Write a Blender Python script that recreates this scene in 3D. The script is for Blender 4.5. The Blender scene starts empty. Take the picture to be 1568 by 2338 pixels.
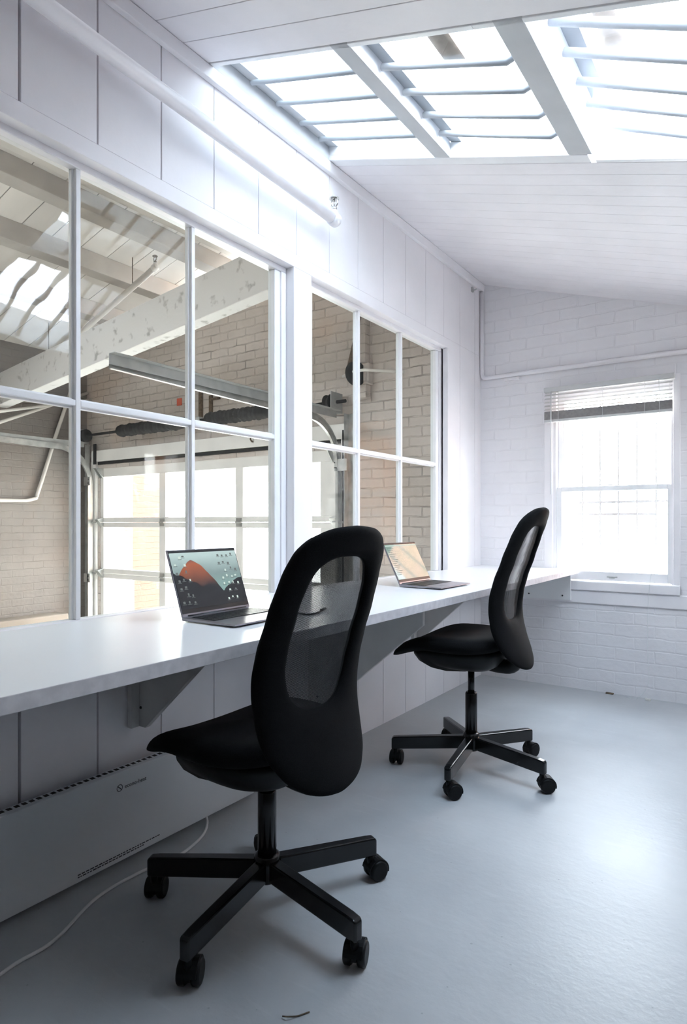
import bpy, bmesh, math, random
from mathutils import Vector, Matrix
random.seed(7)
PI = math.pi
SC = bpy.context.scene
COL = SC.collection

# ------------------------------------------------------------------ materials
def newmat(name):
    m = bpy.data.materials.new(name); m.use_nodes = True
    nt = m.node_tree; nt.nodes.clear()
    out = nt.nodes.new('ShaderNodeOutputMaterial')
    return m, nt, out
def N(nt, kind, **kw):
    n = nt.nodes.new(kind)
    for k, v in kw.items():
        if k.startswith('i_'):
            key = k[2:].replace('_', ' ')
            n.inputs[key].default_value = v
        else:
            setattr(n, k, v)
    return n
def c4(c): return (c[0], c[1], c[2], 1.0)
def math_n(nt, op, a, b=None, clamp=False):
    n = nt.nodes.new('ShaderNodeMath'); n.operation = op; n.use_clamp = clamp
    for i, v in enumerate((a, b)):
        if v is None: continue
        if isinstance(v, (int, float)): n.inputs[i].default_value = v
        else: nt.links.new(v, n.inputs[i])
    return n.outputs[0]
def ramp(nt, fac, stops):
    r = nt.nodes.new('ShaderNodeValToRGB'); cr = r.color_ramp
    while len(cr.elements) < len(stops): cr.elements.new(0.5)
    for e, (p, c) in zip(cr.elements, stops): e.position = p; e.color = c4(c)
    nt.links.new(fac, r.inputs[0]); return r.outputs[0]
def simple(name, col, rough=0.5, metal=0.0, var=0.06, scale=6.0, bump=0.0, bscale=60.0, spec=0.5, col2=None, thr=None):
    m, nt, out = newmat(name)
    b = N(nt, 'ShaderNodeBsdfPrincipled'); b.inputs['Roughness'].default_value = rough
    b.inputs['Metallic'].default_value = metal; b.inputs['Specular IOR Level'].default_value = spec
    tc = N(nt, 'ShaderNodeTexCoord')
    no = N(nt, 'ShaderNodeTexNoise'); no.inputs['Scale'].default_value = scale; no.inputs['Detail'].default_value = 5
    nt.links.new(tc.outputs['Object'], no.inputs['Vector'])
    lo = tuple(max(0, c * (1 - var)) for c in col) if col2 is None else col2
    hi = tuple(min(1, c * (1 + var)) for c in col) if col2 is None else col
    st = thr or (0.35, 0.65)
    cc = ramp(nt, no.outputs['Fac'], [(st[0], lo), (st[1], hi)])
    nt.links.new(cc, b.inputs['Base Color'])
    if bump > 0:
        n2 = N(nt, 'ShaderNodeTexNoise'); n2.inputs['Scale'].default_value = bscale; n2.inputs['Detail'].default_value = 4
        nt.links.new(tc.outputs['Object'], n2.inputs['Vector'])
        bp = N(nt, 'ShaderNodeBump'); bp.inputs['Strength'].default_value = bump; bp.inputs['Distance'].default_value = 0.002
        nt.links.new(n2.outputs['Fac'], bp.inputs['Height']); nt.links.new(bp.outputs[0], b.inputs['Normal'])
    nt.links.new(b.outputs[0], out.inputs[0])
    return m
def emit(name, col, strength):
    m, nt, out = newmat(name)
    e = N(nt, 'ShaderNodeEmission'); e.inputs[0].default_value = c4(col); e.inputs[1].default_value = strength
    nt.links.new(e.outputs[0], out.inputs[0]); return m
def brickmat(name, axes, paint, paint2, mortar, bump=0.8, crack=0.35, rough=0.6, stain=None, row=0.072):
    """painted brickwork; axes picks the two object axes that run along and up the wall"""
    m, nt, out = newmat(name)
    tc = N(nt, 'ShaderNodeTexCoord'); sp = N(nt, 'ShaderNodeSeparateXYZ'); nt.links.new(tc.outputs['Object'], sp.inputs[0])
    cb = N(nt, 'ShaderNodeCombineXYZ')
    nt.links.new(sp.outputs[axes[0]], cb.inputs[0]); nt.links.new(sp.outputs[axes[1]], cb.inputs[1])
    warp = N(nt, 'ShaderNodeTexNoise'); warp.inputs['Scale'].default_value = 9; nt.links.new(tc.outputs['Object'], warp.inputs['Vector'])
    ms = N(nt, 'ShaderNodeVectorMath', operation='SCALE'); ms.inputs['Scale'].default_value = 0.022
    nt.links.new(warp.outputs['Color'], ms.inputs[0])
    ad = N(nt, 'ShaderNodeVectorMath', operation='ADD'); nt.links.new(cb.outputs[0], ad.inputs[0]); nt.links.new(ms.outputs[0], ad.inputs[1])
    br = N(nt, 'ShaderNodeTexBrick'); br.inputs['Scale'].default_value = 1.0
    br.inputs['Brick Width'].default_value = 0.215; br.inputs['Row Height'].default_value = row
    br.inputs['Mortar Size'].default_value = 0.006; br.inputs['Mortar Smooth'].default_value = 0.6
    br.inputs['Color1'].default_value = (0, 0, 0, 1); br.inputs['Color2'].default_value = (1, 1, 1, 1)
    nt.links.new(ad.outputs[0], br.inputs['Vector'])
    no = N(nt, 'ShaderNodeTexNoise'); no.inputs['Scale'].default_value = 2.3; no.inputs['Detail'].default_value = 8; no.inputs['Roughness'].default_value = 0.65
    nt.links.new(tc.outputs['Object'], no.inputs['Vector'])
    base = ramp(nt, no.outputs['Fac'], [(0.36, paint2), (0.6, paint)])
    if stain:
        n3 = N(nt, 'ShaderNodeTexNoise'); n3.inputs['Scale'].default_value = 1.4; n3.inputs['Detail'].default_value = 9
        of = N(nt, 'ShaderNodeVectorMath', operation='ADD'); of.inputs[1].default_value = (7.3, 2.1, 4.4)
        nt.links.new(tc.outputs['Object'], of.inputs[0]); nt.links.new(of.outputs[0], n3.inputs['Vector'])
        f = ramp(nt, n3.outputs['Fac'], [(0.56, (0, 0, 0)), (0.72, (0.7, 0.7, 0.7))])
        mx0 = N(nt, 'ShaderNodeMix', data_type='RGBA'); nt.links.new(f, mx0.inputs[0]); nt.links.new(base, mx0.inputs[6]); mx0.inputs[7].default_value = c4(stain)
        base = mx0.outputs[2]
    # open, dark joints only where the paint has cracked
    n4 = N(nt, 'ShaderNodeTexNoise'); n4.inputs['Scale'].default_value = 4.5; n4.inputs['Detail'].default_value = 6
    nt.links.new(tc.outputs['Object'], n4.inputs['Vector'])
    mk = ramp(nt, n4.outputs['Fac'], [(0.52, (0, 0, 0)), (0.66, (1, 1, 1))])
    fac = math_n(nt, 'MULTIPLY', math_n(nt, 'MULTIPLY', br.outputs['Fac'], mk), crack)
    mx = N(nt, 'ShaderNodeMix', data_type='RGBA'); nt.links.new(fac, mx.inputs[0]); nt.links.new(base, mx.inputs[6]); mx.inputs[7].default_value = c4(mortar)
    b = N(nt, 'ShaderNodeBsdfPrincipled'); b.inputs['Roughness'].default_value = rough
    nt.links.new(mx.outputs[2], b.inputs['Base Color'])
    inv = math_n(nt, 'SUBTRACT', 1.0, br.outputs['Fac'])
    n5 = N(nt, 'ShaderNodeTexNoise'); n5.inputs['Scale'].default_value = 28; n5.inputs['Detail'].default_value = 5; nt.links.new(tc.outputs['Object'], n5.inputs['Vector'])
    hgt = math_n(nt, 'ADD', inv, math_n(nt, 'MULTIPLY', n5.outputs['Fac'], 0.7))
    hgt = math_n(nt, 'ADD', hgt, math_n(nt, 'MULTIPLY', br.outputs['Color'], 0.35))
    bp = N(nt, 'ShaderNodeBump'); bp.inputs['Strength'].default_value = bump; bp.inputs['Distance'].default_value = 0.012
    nt.links.new(hgt, bp.inputs['Height']); nt.links.new(bp.outputs[0], b.inputs['Normal'])
    nt.links.new(b.outputs[0], out.inputs[0]); return m
def glassmat(name, tint=(1, 1, 1), wave=0.0, dust=0.0, f0=0.04, graze=1.0):
    m, nt, out = newmat(name)
    geo = N(nt, 'ShaderNodeNewGeometry'); tc = N(nt, 'ShaderNodeTexCoord')
    dt = N(nt, 'ShaderNodeVectorMath', operation='DOT_PRODUCT')
    nt.links.new(geo.outputs['Incoming'], dt.inputs[0]); nt.links.new(geo.outputs['Normal'], dt.inputs[1])
    c = math_n(nt, 'ABSOLUTE', dt.outputs['Value'])
    f = math_n(nt, 'POWER', math_n(nt, 'SUBTRACT', 1.0, c, True), 5.0)
    f = math_n(nt, 'ADD', math_n(nt, 'MULTIPLY', f, (1 - f0)*graze), f0)
    tr = N(nt, 'ShaderNodeBsdfTransparent'); tr.inputs[0].default_value = c4(tint)
    gl = N(nt, 'ShaderNodeBsdfGlossy'); gl.inputs['Roughness'].default_value = 0.015
    if wave > 0:
        no = N(nt, 'ShaderNodeTexNoise'); no.inputs['Scale'].default_value = 3.0; no.inputs['Detail'].default_value = 2
        nt.links.new(tc.outputs['Object'], no.inputs['Vector'])
        bp = N(nt, 'ShaderNodeBump'); bp.inputs['Strength'].default_value = wave; bp.inputs['Distance'].default_value = 0.02
        nt.links.new(no.outputs['Fac'], bp.inputs['Height']); nt.links.new(bp.outputs[0], gl.inputs['Normal'])
    mx = N(nt, 'ShaderNodeMixShader'); nt.links.new(f, mx.inputs[0]); nt.links.new(tr.outputs[0], mx.inputs[1]); nt.links.new(gl.outputs[0], mx.inputs[2])
    sh = mx.outputs[0]
    if dust > 0:
        df = N(nt, 'ShaderNodeBsdfDiffuse'); df.inputs[0].default_value = (0.8, 0.8, 0.78, 1)
        n2 = N(nt, 'ShaderNodeTexNoise'); n2.inputs['Scale'].default_value = 7; n2.inputs['Detail'].default_value = 8
        nt.links.new(tc.outputs['Object'], n2.inputs['Vector'])
        k = math_n(nt, 'MULTIPLY', ramp(nt, n2.outputs['Fac'], [(0.4, (0.25, 0.25, 0.25)), (0.75, (1, 1, 1))]), dust)
        m2 = N(nt, 'ShaderNodeMixShader'); nt.links.new(k, m2.inputs[0]); nt.links.new(sh, m2.inputs[1]); nt.links.new(df.outputs[0], m2.inputs[2])
        sh = m2.outputs[0]
    nt.links.new(sh, out.inputs[0]); return m

M = {}
M['paint'] = simple('white_wall_paint', (0.86, 0.835, 0.855), 0.45, var=0.03, scale=3, bump=0.25, bscale=35)
M['ceilpaint'] = simple('white_ceiling_paint', (0.85, 0.825, 0.845), 0.55, var=0.03, scale=4, bump=0.3, bscale=40)
M['trimpaint'] = simple('white_trim_gloss', (0.865, 0.845, 0.865), 0.32, var=0.025, scale=5, bump=0.2, bscale=30)
M['muntin'] = simple('white_sash_paint', (0.86, 0.86, 0.87), 0.35, var=0.02, scale=12, bump=0.08, bscale=50)
M['skybar'] = simple('grey_white_rod_paint', (0.36, 0.38, 0.405), 0.5, var=0.05)
M['skycurb'] = simple('weathered_white_paint', (0.56, 0.57, 0.59), 0.6, var=0.05)
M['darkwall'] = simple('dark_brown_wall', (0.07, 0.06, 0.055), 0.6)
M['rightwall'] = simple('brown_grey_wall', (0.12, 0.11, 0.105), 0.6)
M['barpaint'] = simple('grey_bar_paint', (0.19, 0.19, 0.19), 0.6)
M['gap'] = simple('dark_gap', (0.05, 0.045, 0.04), 0.9)
M['desk'] = simple('white_laminate', (0.86, 0.865, 0.87), 0.28, var=0.012, scale=2)
M['deskedge'] = simple('raw_board_edge', (0.72, 0.70, 0.72), 0.6, var=0.08, scale=40)
M['bracket'] = simple('grey_white_plywood', (0.66, 0.645, 0.63), 0.55, var=0.05, scale=8)
M['black_fabric'] = simple('black_fabric', (0.006, 0.006, 0.0066), 0.9, var=0.3, scale=400, bump=0.4, bscale=700, spec=0.15)
M['black_plastic'] = simple('black_plastic', (0.005, 0.005, 0.0056), 0.5, var=0.15, scale=40, spec=0.25)
M['black_metal'] = simple('black_lacquered_steel', (0.005, 0.005, 0.0056), 0.22, var=0.1, scale=40, spec=0.45)
M['chrome'] = simple('chrome', (0.62, 0.60, 0.57), 0.15, metal=1.0, var=0.05)
M['screw'] = simple('dark_screw_head', (0.03, 0.03, 0.03), 0.5)
M['heater'] = simple('white_heater_panel', (0.74, 0.76, 0.78), 0.33, var=0.02, scale=3)
M['print'] = simple('dark_printing', (0.06, 0.06, 0.065), 0.6)
M['cable_white'] = simple('white_cable', (0.78, 0.77, 0.76), 0.5)
M['cable_black'] = simple('black_cable', (0.015, 0.015, 0.015), 0.5)
M['laptop'] = simple('space_grey_aluminium', (0.30, 0.29, 0.32), 0.32, metal=0.85, var=0.03, scale=80)
M['laptop_dark'] = simple('dark_laptop_keys', (0.012, 0.012, 0.014), 0.4)
M['blind'] = simple('white_blind_slats', (0.62, 0.62, 0.61), 0.45, var=0.03)
M['blind_stack'] = simple('grey_blind_edges', (0.36, 0.345, 0.34), 0.6, var=0.08, scale=60)
M['cord'] = simple('pale_cord', (0.72, 0.74, 0.74), 0.6)
M['galv'] = simple('galvanised_steel', (0.50, 0.51, 0.50), 0.38, metal=0.75, var=0.15, scale=14)
M['galv_dull'] = simple('dull_grey_steel', (0.42, 0.43, 0.43), 0.55, metal=0.3, var=0.12, scale=10)
M['greydoor'] = simple('grey_white_door_paint', (0.80, 0.79, 0.77), 0.5, var=0.05, scale=4)
M['rubber'] = simple('black_rubber', (0.018, 0.018, 0.018), 0.8)
M['spring'] = simple('greasy_black_spring', (0.022, 0.022, 0.022), 0.75, var=0.4, scale=60, bump=1.0, bscale=160)
M['rust'] = simple('rusty_iron', (0.12, 0.085, 0.055), 0.85, var=0.4, scale=60)
M['redchip'] = simple('red_paint_chip', (0.55, 0.10, 0.05), 0.6)
M['garagepaint'] = simple('grey_white_old_paint', (0.62, 0.59, 0.555), 0.6, var=0.06, scale=3, bump=0.4, bscale=30)
M['purlin'] = simple('dusty_beam_paint', (0.38, 0.35, 0.32), 0.65, var=0.08, scale=5, bump=0.5, bscale=40)
M['tie'] = simple('chipped_beam_paint', (0.70, 0.69, 0.68), 0.6, scale=11, bump=0.6, bscale=40, col2=(0.40, 0.39, 0.38), thr=(0.30, 0.40))
M['timber'] = simple('pale_raw_timber', (0.66, 0.50, 0.40), 0.7, var=0.15, scale=12)
M['concrete_out'] = simple('pale_concrete', (0.62, 0.58, 0.52), 0.85, var=0.1, scale=2)
M['ledge'] = simple('tan_concrete', (0.26, 0.215, 0.18), 0.8, var=0.1, scale=3)
M['plug'] = simple('cream_plastic', (0.75, 0.74, 0.70), 0.5)
M['brick_white'] = brickmat('white_painted_brick', (0, 2), (0.84, 0.825, 0.84), (0.80, 0.785, 0.805), (0.45, 0.44, 0.45), bump=0.32, crack=0.10, rough=0.42)
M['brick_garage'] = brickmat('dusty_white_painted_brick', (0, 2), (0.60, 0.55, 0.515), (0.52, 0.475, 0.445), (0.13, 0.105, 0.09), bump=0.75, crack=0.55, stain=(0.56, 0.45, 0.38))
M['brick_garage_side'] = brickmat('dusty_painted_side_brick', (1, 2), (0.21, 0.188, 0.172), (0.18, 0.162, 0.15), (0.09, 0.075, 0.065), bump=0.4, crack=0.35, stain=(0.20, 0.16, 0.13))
M['brick_red'] = brickmat('orange_red_brick', (0, 2), (0.135, 0.048, 0.024), (0.105, 0.035, 0.018), (0.15, 0.12, 0.095), bump=0.6, crack=1.0)
M['brick_tan'] = brickmat('sunny_tan_brick', (0, 2), (0.36, 0.17, 0.085), (0.28, 0.11, 0.055), (0.38, 0.30, 0.24), bump=0.5, crack=1.0)
M['glass_old'] = glassmat('old_window_glass', (0.95, 0.965, 0.955), wave=0.12, dust=0.02)
M['glass_soft'] = glassmat('low_reflection_window_glass', (0.96, 0.975, 0.965), wave=0.06, dust=0.008, f0=0.006, graze=0.22)  # reflection turned down so the mirrored skylight and window stay faint
M['glass'] = glassmat('clear_window_glass', (0.97, 0.98, 0.975), wave=0.05, dust=0.02)
M['glass_sky'] = glassmat('skylight_glass', (0.86, 0.88, 0.89), wave=0.02, dust=0.02)
M['glass_sky_dim'] = glassmat('dimmed_skylight_glass', (0.42, 0.44, 0.45), wave=0.02, dust=0.02)  # tint darkened to cut skylight falling on the nearest board wall
M['glass_sky_grey'] = glassmat('part_dimmed_skylight_glass', (0.74, 0.76, 0.77), wave=0.02, dust=0.02)  # tint darkened somewhat to cut skylight on the window post
M['glass_dirty'] = glassmat('dusty_door_glass', (0.95, 0.95, 0.93), wave=0.05, dust=0.06)

def floor_material():
    m, nt, out = newmat('painted_concrete_floor')
    tc = N(nt, 'ShaderNodeTexCoord')
    b = N(nt, 'ShaderNodeBsdfPrincipled')
    n1 = N(nt, 'ShaderNodeTexNoise'); n1.inputs['Scale'].default_value = 1.6; n1.inputs['Detail'].default_value = 8; n1.inputs['Roughness'].default_value = 0.6
    nt.links.new(tc.outputs['Object'], n1.inputs['Vector'])
    base = ramp(nt, n1.outputs['Fac'], [(0.32, (0.42, 0.435, 0.45)), (0.66, (0.535, 0.55, 0.56))])
    # stretched scuffs
    mp = N(nt, 'ShaderNodeMapping'); mp.inputs['Scale'].default_value = (5, 34, 1); mp.inputs['Rotation'].default_value = (0, 0, 0.5)
    nt.links.new(tc.outputs['Object'], mp.inputs['Vector'])
    n2 = N(nt, 'ShaderNodeTexNoise'); n2.inputs['Scale'].default_value = 1.0; n2.inputs['Detail'].default_value = 6; nt.links.new(mp.outputs[0], n2.inputs['Vector'])
    sc = ramp(nt, n2.outputs['Fac'], [(0.60, (0, 0, 0)), (0.75, (0.35, 0.35, 0.35))])
    m1 = N(nt, 'ShaderNodeMix', data_type='RGBA'); nt.links.new(sc, m1.inputs[0]); nt.links.new(base, m1.inputs[6]); m1.inputs[7].default_value = (0.58, 0.59, 0.60, 1)
    # small dark specks
    vo = N(nt, 'ShaderNodeTexVoronoi'); vo.inputs['Scale'].default_value = 17; nt.links.new(tc.outputs['Object'], vo.inputs['Vector'])
    n3 = N(nt, 'ShaderNodeTexNoise'); n3.inputs['Scale'].default_value = 3.1; nt.links.new(tc.outputs['Object'], n3.inputs['Vector'])
    thr = math_n(nt, 'MULTIPLY', n3.outputs['Fac'], 0.085)
    sp = math_n(nt, 'LESS_THAN', vo.outputs['Distance'], thr)
    m2 = N(nt, 'ShaderNodeMix', data_type='RGBA'); nt.links.new(math_n(nt, 'MULTIPLY', sp, 0.4), m2.inputs[0]); nt.links.new(m1.outputs[2], m2.inputs[6]); m2.inputs[7].default_value = (0.2, 0.21, 0.22, 1)
    nt.links.new(m2.outputs[2], b.inputs['Base Color'])
    rr = ramp(nt, n1.outputs['Fac'], [(0.3, (0.36, 0.36, 0.36)), (0.7, (0.5, 0.5, 0.5))])
    nt.links.new(rr, b.inputs['Roughness'])
    n4 = N(nt, 'ShaderNodeTexNoise'); n4.inputs['Scale'].default_value = 55; n4.inputs['Detail'].default_value = 5; nt.links.new(tc.outputs['Object'], n4.inputs['Vector'])
    bp = N(nt, 'ShaderNodeBump'); bp.inputs['Strength'].default_value = 0.25; bp.inputs['Distance'].default_value = 0.003
    nt.links.new(math_n(nt, 'ADD', n4.outputs['Fac'], math_n(nt, 'MULTIPLY', n2.outputs['Fac'], 0.6)), bp.inputs['Height']); nt.links.new(bp.outputs[0], b.inputs['Normal'])
    nt.links.new(b.outputs[0], out.inputs[0]); return m
M['floor'] = floor_material()

def mesh_fabric():
    m, nt, out = newmat('black_open_weave_mesh')
    tc = N(nt, 'ShaderNodeTexCoord'); sp = N(nt, 'ShaderNodeSeparateXYZ'); nt.links.new(tc.outputs['Object'], sp.inputs[0])
    k = 2 * PI / 0.0072
    a = math_n(nt, 'SINE', math_n(nt, 'MULTIPLY', math_n(nt, 'ADD', sp.outputs[1], sp.outputs[2]), k))
    b = math_n(nt, 'SINE', math_n(nt, 'MULTIPLY', math_n(nt, 'SUBTRACT', sp.outputs[1], sp.outputs[2]), k))
    p = math_n(nt, 'MULTIPLY', a, b)
    hole = math_n(nt, 'GREATER_THAN', math_n(nt, 'ABSOLUTE', p), 0.27)
    d = N(nt, 'ShaderNodeBsdfPrincipled'); d.inputs['Base Color'].default_value = (0.012, 0.012, 0.013, 1); d.inputs['Roughness'].default_value = 0.7
    t = N(nt, 'ShaderNodeBsdfTransparent')
    mx = N(nt, 'ShaderNodeMixShader'); nt.links.new(hole, mx.inputs[0]); nt.links.new(d.outputs[0], mx.inputs[1]); nt.links.new(t.outputs[0], mx.inputs[2])
    nt.links.new(mx.outputs[0], out.inputs[0]); return m
M['mesh'] = mesh_fabric()

def screen_wall():
    """a lit screen showing a generic red cliff under a pale green sky over dark hills (object x across, z up, metres)"""
    m, nt, out = newmat('lit_screen_landscape')
    tc = N(nt, 'ShaderNodeTexCoord'); sp = N(nt, 'ShaderNodeSeparateXYZ'); nt.links.new(tc.outputs['Object'], sp.inputs[0])
    u = math_n(nt, 'DIVIDE', sp.outputs[0], 0.272); v = math_n(nt, 'DIVIDE', sp.outputs[2], 0.170)   # u -0.5..0.5, v 0..1
    no = N(nt, 'ShaderNodeTexNoise'); no.inputs['Scale'].default_value = 22; no.inputs['Detail'].default_value = 6; nt.links.new(tc.outputs['Object'], no.inputs['Vector'])
    nz = math_n(nt, 'MULTIPLY', math_n(nt, 'SUBTRACT', no.outputs['Fac'], 0.5), 0.22)
    sky = ramp(nt, math_n(nt, 'ADD', v, nz), [(0.25, (0.16, 0.27, 0.25)), (0.62, (0.16, 0.22, 0.22)), (0.95, (0.34, 0.44, 0.43))])
    cl = ramp(nt, math_n(nt, 'ADD', v, nz), [(0.36, (0.014, 0.016, 0.02)), (0.52, (0.12, 0.045, 0.028)), (0.78, (0.30, 0.085, 0.04)), (0.9, (0.06, 0.05, 0.055))])
    # cliff: above it the sky; profile falls steeply right of u = -0.1
    prof = math_n(nt, 'SUBTRACT', 0.86, math_n(nt, 'MULTIPLY', math_n(nt, 'POWER', math_n(nt, 'ABSOLUTE', math_n(nt, 'ADD', u, 0.22)), 1.5), 2.6))
    isc = math_n(nt, 'LESS_THAN', math_n(nt, 'ADD', v, math_n(nt, 'MULTIPLY', nz, 0.5)), prof)
    m1 = N(nt, 'ShaderNodeMix', data_type='RGBA'); nt.links.new(isc, m1.inputs[0]); nt.links.new(sky, m1.inputs[6]); nt.links.new(cl, m1.inputs[7])
    hill = math_n(nt, 'ADD', 0.20, math_n(nt, 'MULTIPLY', math_n(nt, 'ABSOLUTE', math_n(nt, 'SUBTRACT', u, 0.10)), 0.75))
    ish = math_n(nt, 'LESS_THAN', math_n(nt, 'ADD', v, nz), hill)
    m2 = N(nt, 'ShaderNodeMix', data_type='RGBA'); nt.links.new(ish, m2.inputs[0]); nt.links.new(m1.outputs[2], m2.inputs[6]); m2.inputs[7].default_value = (0.012, 0.013, 0.016, 1)
    b = N(nt, 'ShaderNodeBsdfPrincipled'); b.inputs['Base Color'].default_value = (0.01, 0.01, 0.01, 1); b.inputs['Roughness'].default_value = 0.12
    nt.links.new(m2.outputs[2], b.inputs['Emission Color']); b.inputs['Emission Strength'].default_value = SCREEN_E*0.55
    nt.links.new(b.outputs[0], out.inputs[0]); return m
SCREEN_E = 0.10
M['screen_land'] = screen_wall()
def screen_pale():
    m, nt, out = newmat('lit_screen_text_page')
    tc = N(nt, 'ShaderNodeTexCoord'); sp = N(nt, 'ShaderNodeSeparateXYZ'); nt.links.new(tc.outputs['Object'], sp.inputs[0])
    no = N(nt, 'ShaderNodeTexNoise'); no.inputs['Scale'].default_value = 8; nt.links.new(tc.outputs['Object'], no.inputs['Vector'])
    c = ramp(nt, no.outputs['Fac'], [(0.4, (0.30, 0.37, 0.34)), (0.6, (0.22, 0.33, 0.28))])
    b = N(nt, 'ShaderNodeBsdfPrincipled'); b.inputs['Base Color'].default_value = (0.02, 0.02, 0.02, 1); b.inputs['Roughness'].default_value = 0.05
    b.inputs['IOR'].default_value = 1.38
    nt.links.new(c, b.inputs['Emission Color']); b.inputs['Emission Strength'].default_value = SCREEN_E*0.4
    nt.links.new(b.outputs[0], out.inputs[0]); return m
M['screen_page'] = screen_pale()
M['icon'] = emit('desktop_icon_glow', (0.50, 0.60, 0.55), SCREEN_E*0.5)
M['icon_dim'] = emit('desktop_icon_dim', (0.16, 0.18, 0.18), SCREEN_E*0.4)

# ------------------------------------------------------------------ mesh helpers
def box(bm, x0, x1, y0, y1, z0, z1, mi=0):
    vs = [bm.verts.new(p) for p in ((x0,y0,z0),(x1,y0,z0),(x1,y1,z0),(x0,y1,z0),(x0,y0,z1),(x1,y0,z1),(x1,y1,z1),(x0,y1,z1))]
    for f in ((0,3,2,1),(4,5,6,7),(0,1,5,4),(1,2,6,5),(2,3,7,6),(3,0,4,7)):
        fc = bm.faces.new([vs[i] for i in f]); fc.material_index = mi
    return vs
def hexa(bm, pts, mi=0):
    """8 corners: bottom ring then top ring"""
    vs = [bm.verts.new(p) for p in pts]
    for f in ((0,3,2,1),(4,5,6,7),(0,1,5,4),(1,2,6,5),(2,3,7,6),(3,0,4,7)):
        fc = bm.faces.new([vs[i] for i in f]); fc.material_index = mi
def slopebox(bm, x0, x1, y0, y1, zf, t, mi=0):
    """board following z = zf(x), thickness t upward"""
    hexa(bm, [(x0,y0,zf(x0)),(x1,y0,zf(x1)),(x1,y1,zf(x1)),(x0,y1,zf(x0)),(x0,y0,zf(x0)+t),(x1,y0,zf(x1)+t),(x1,y1,zf(x1)+t),(x0,y1,zf(x0)+t)], mi)
def ring_pts(c, d, r, n, up=None):
    d = Vector(d).normalized()
    up = Vector(up) if up else (Vector((0,0,1)) if abs(d.z) < 0.9 else Vector((1,0,0)))
    a = d.cross(up).normalized(); b = a.cross(d).normalized()
    return [Vector(c) + a*(r*math.cos(2*PI*i/n)) + b*(r*math.sin(2*PI*i/n)) for i in range(n)]
def tube(bm, pts, r, n=14, mi=0, cap=True):
    pts = [Vector(p) for p in pts]; rings = []
    rs = r if isinstance(r, (list, tuple)) else [r]*len(pts)
    for i, p in enumerate(pts):
        d = (pts[min(i+1,len(pts)-1)] - pts[max(i-1,0)])
        rings.append([bm.verts.new(q) for q in ring_pts(p, d, rs[i], n)])
    for A, B in zip(rings, rings[1:]):
        for i in range(n):
            f = bm.faces.new((A[i], A[(i+1)%n], B[(i+1)%n], B[i])); f.smooth = True; f.material_index = mi
    if cap:
        for R, rev in ((rings[0], False), (rings[-1], True)):
            f = bm.faces.new(R if rev else R[::-1]); f.material_index = mi
def lathe(bm, prof, center=(0,0,0), n=24, mi=0, axis='z'):
    """profile [(r, h)] turned round an axis through center"""
    rings = []
    for r, h in prof:
        ring = []
        for i in range(n):
            a = 2*PI*i/n; p = (r*math.cos(a), r*math.sin(a), h)
            if axis == 'x': p = (p[2], p[0], p[1])
            if axis == 'y': p = (p[1], p[2], p[0])
            ring.append(bm.verts.new(Vector(center)+Vector(p)))
        rings.append(ring)
    for A, B in zip(rings, rings[1:]):
        for i in range(n):
            f = bm.faces.new((A[i], A[(i+1)%n], B[(i+1)%n], B[i])); f.smooth = True; f.material_index = mi
    for R, rev in ((rings[0], True), (rings[-1], False)):
        f = bm.faces.new(R[::-1] if rev else R); f.material_index = mi
def smoothpath(pts, k=8):
    """Catmull-Rom through points"""
    P = [Vector(p) for p in pts]; P = [P[0]*2-P[1]] + P + [P[-1]*2-P[-2]]; out = []
    for i in range(1, len(P)-2):
        for j in range(k):
            t = j/k; a,b,c,d = P[i-1],P[i],P[i+1],P[i+2]
            out.append(0.5*((2*b)+(c-a)*t+(2*a-5*b+4*c-d)*t*t+(3*b-a-3*c+d)*t**3))
    out.append(P[-2]); return out
def finish(name, bm, mats, parent=None, bevel=0.0, smooth=False, loc=None):
    bmesh.ops.recalc_face_normals(bm, faces=bm.faces)
    me = bpy.data.meshes.new(name); bm.to_mesh(me); bm.free()
    for m in (mats if isinstance(mats, (list, tuple)) else [mats]): me.materials.append(m)
    if smooth:
        for p in me.polygons: p.use_smooth = True
    o = bpy.data.objects.new(name, me); COL.objects.link(o)
    if parent: o.parent = parent
    if loc: o.location = loc
    if bevel > 0:
        b = o.modifiers.new('bevel', 'BEVEL'); b.width = bevel; b.segments = 2; b.limit_method = 'ANGLE'; b.angle_limit = 0.7
    return o
def boxes(name, lst, mats, parent=None, bevel=0.0, loc=None):
    bm = bmesh.new()
    for b in lst: box(bm, *b)
    return finish(name, bm, mats, parent, bevel, loc=loc)
def tubes(name, paths, mats, parent=None, n=14, loc=None):
    bm = bmesh.new()
    for pts, r in paths: tube(bm, pts, r, n)
    return finish(name, bm, mats, parent, loc=loc)
def empty(name, loc=(0,0,0), rz=0.0):
    o = bpy.data.objects.new(name, None); COL.objects.link(o); o.location = loc; o.rotation_euler = (0,0,rz); o.empty_display_size = 0.1
    return o
def tag(o, label, cat, group=None):
    o['label'] = label; o['category'] = cat
    if group: o['group'] = group
    return o
def struct(o, label=None, cat=None):
    o['kind'] = 'structure'
    if label: o['label'] = label
    if cat: o['category'] = cat
    return o

# ------------------------------------------------------------------ layout (metres)
YB = 4.026                     # face of the brick end wall
XR, YF = 2.62, -2.6            # right wall and wall behind the camera
roof = lambda x: 2.63 - 0.312*x
groof = lambda x: 3.91 + 0.25*x
RIDGE = (3.91-2.63)/-(0.25+0.312)

# ------------------------------------------------------------------ office shell
bm = bmesh.new(); box(bm, -0.06, XR, YF, YB+0.02, -0.15, 0.0)
struct(finish('floor', bm, M['floor']), 'pale blue-grey painted concrete floor', 'floor')

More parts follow.
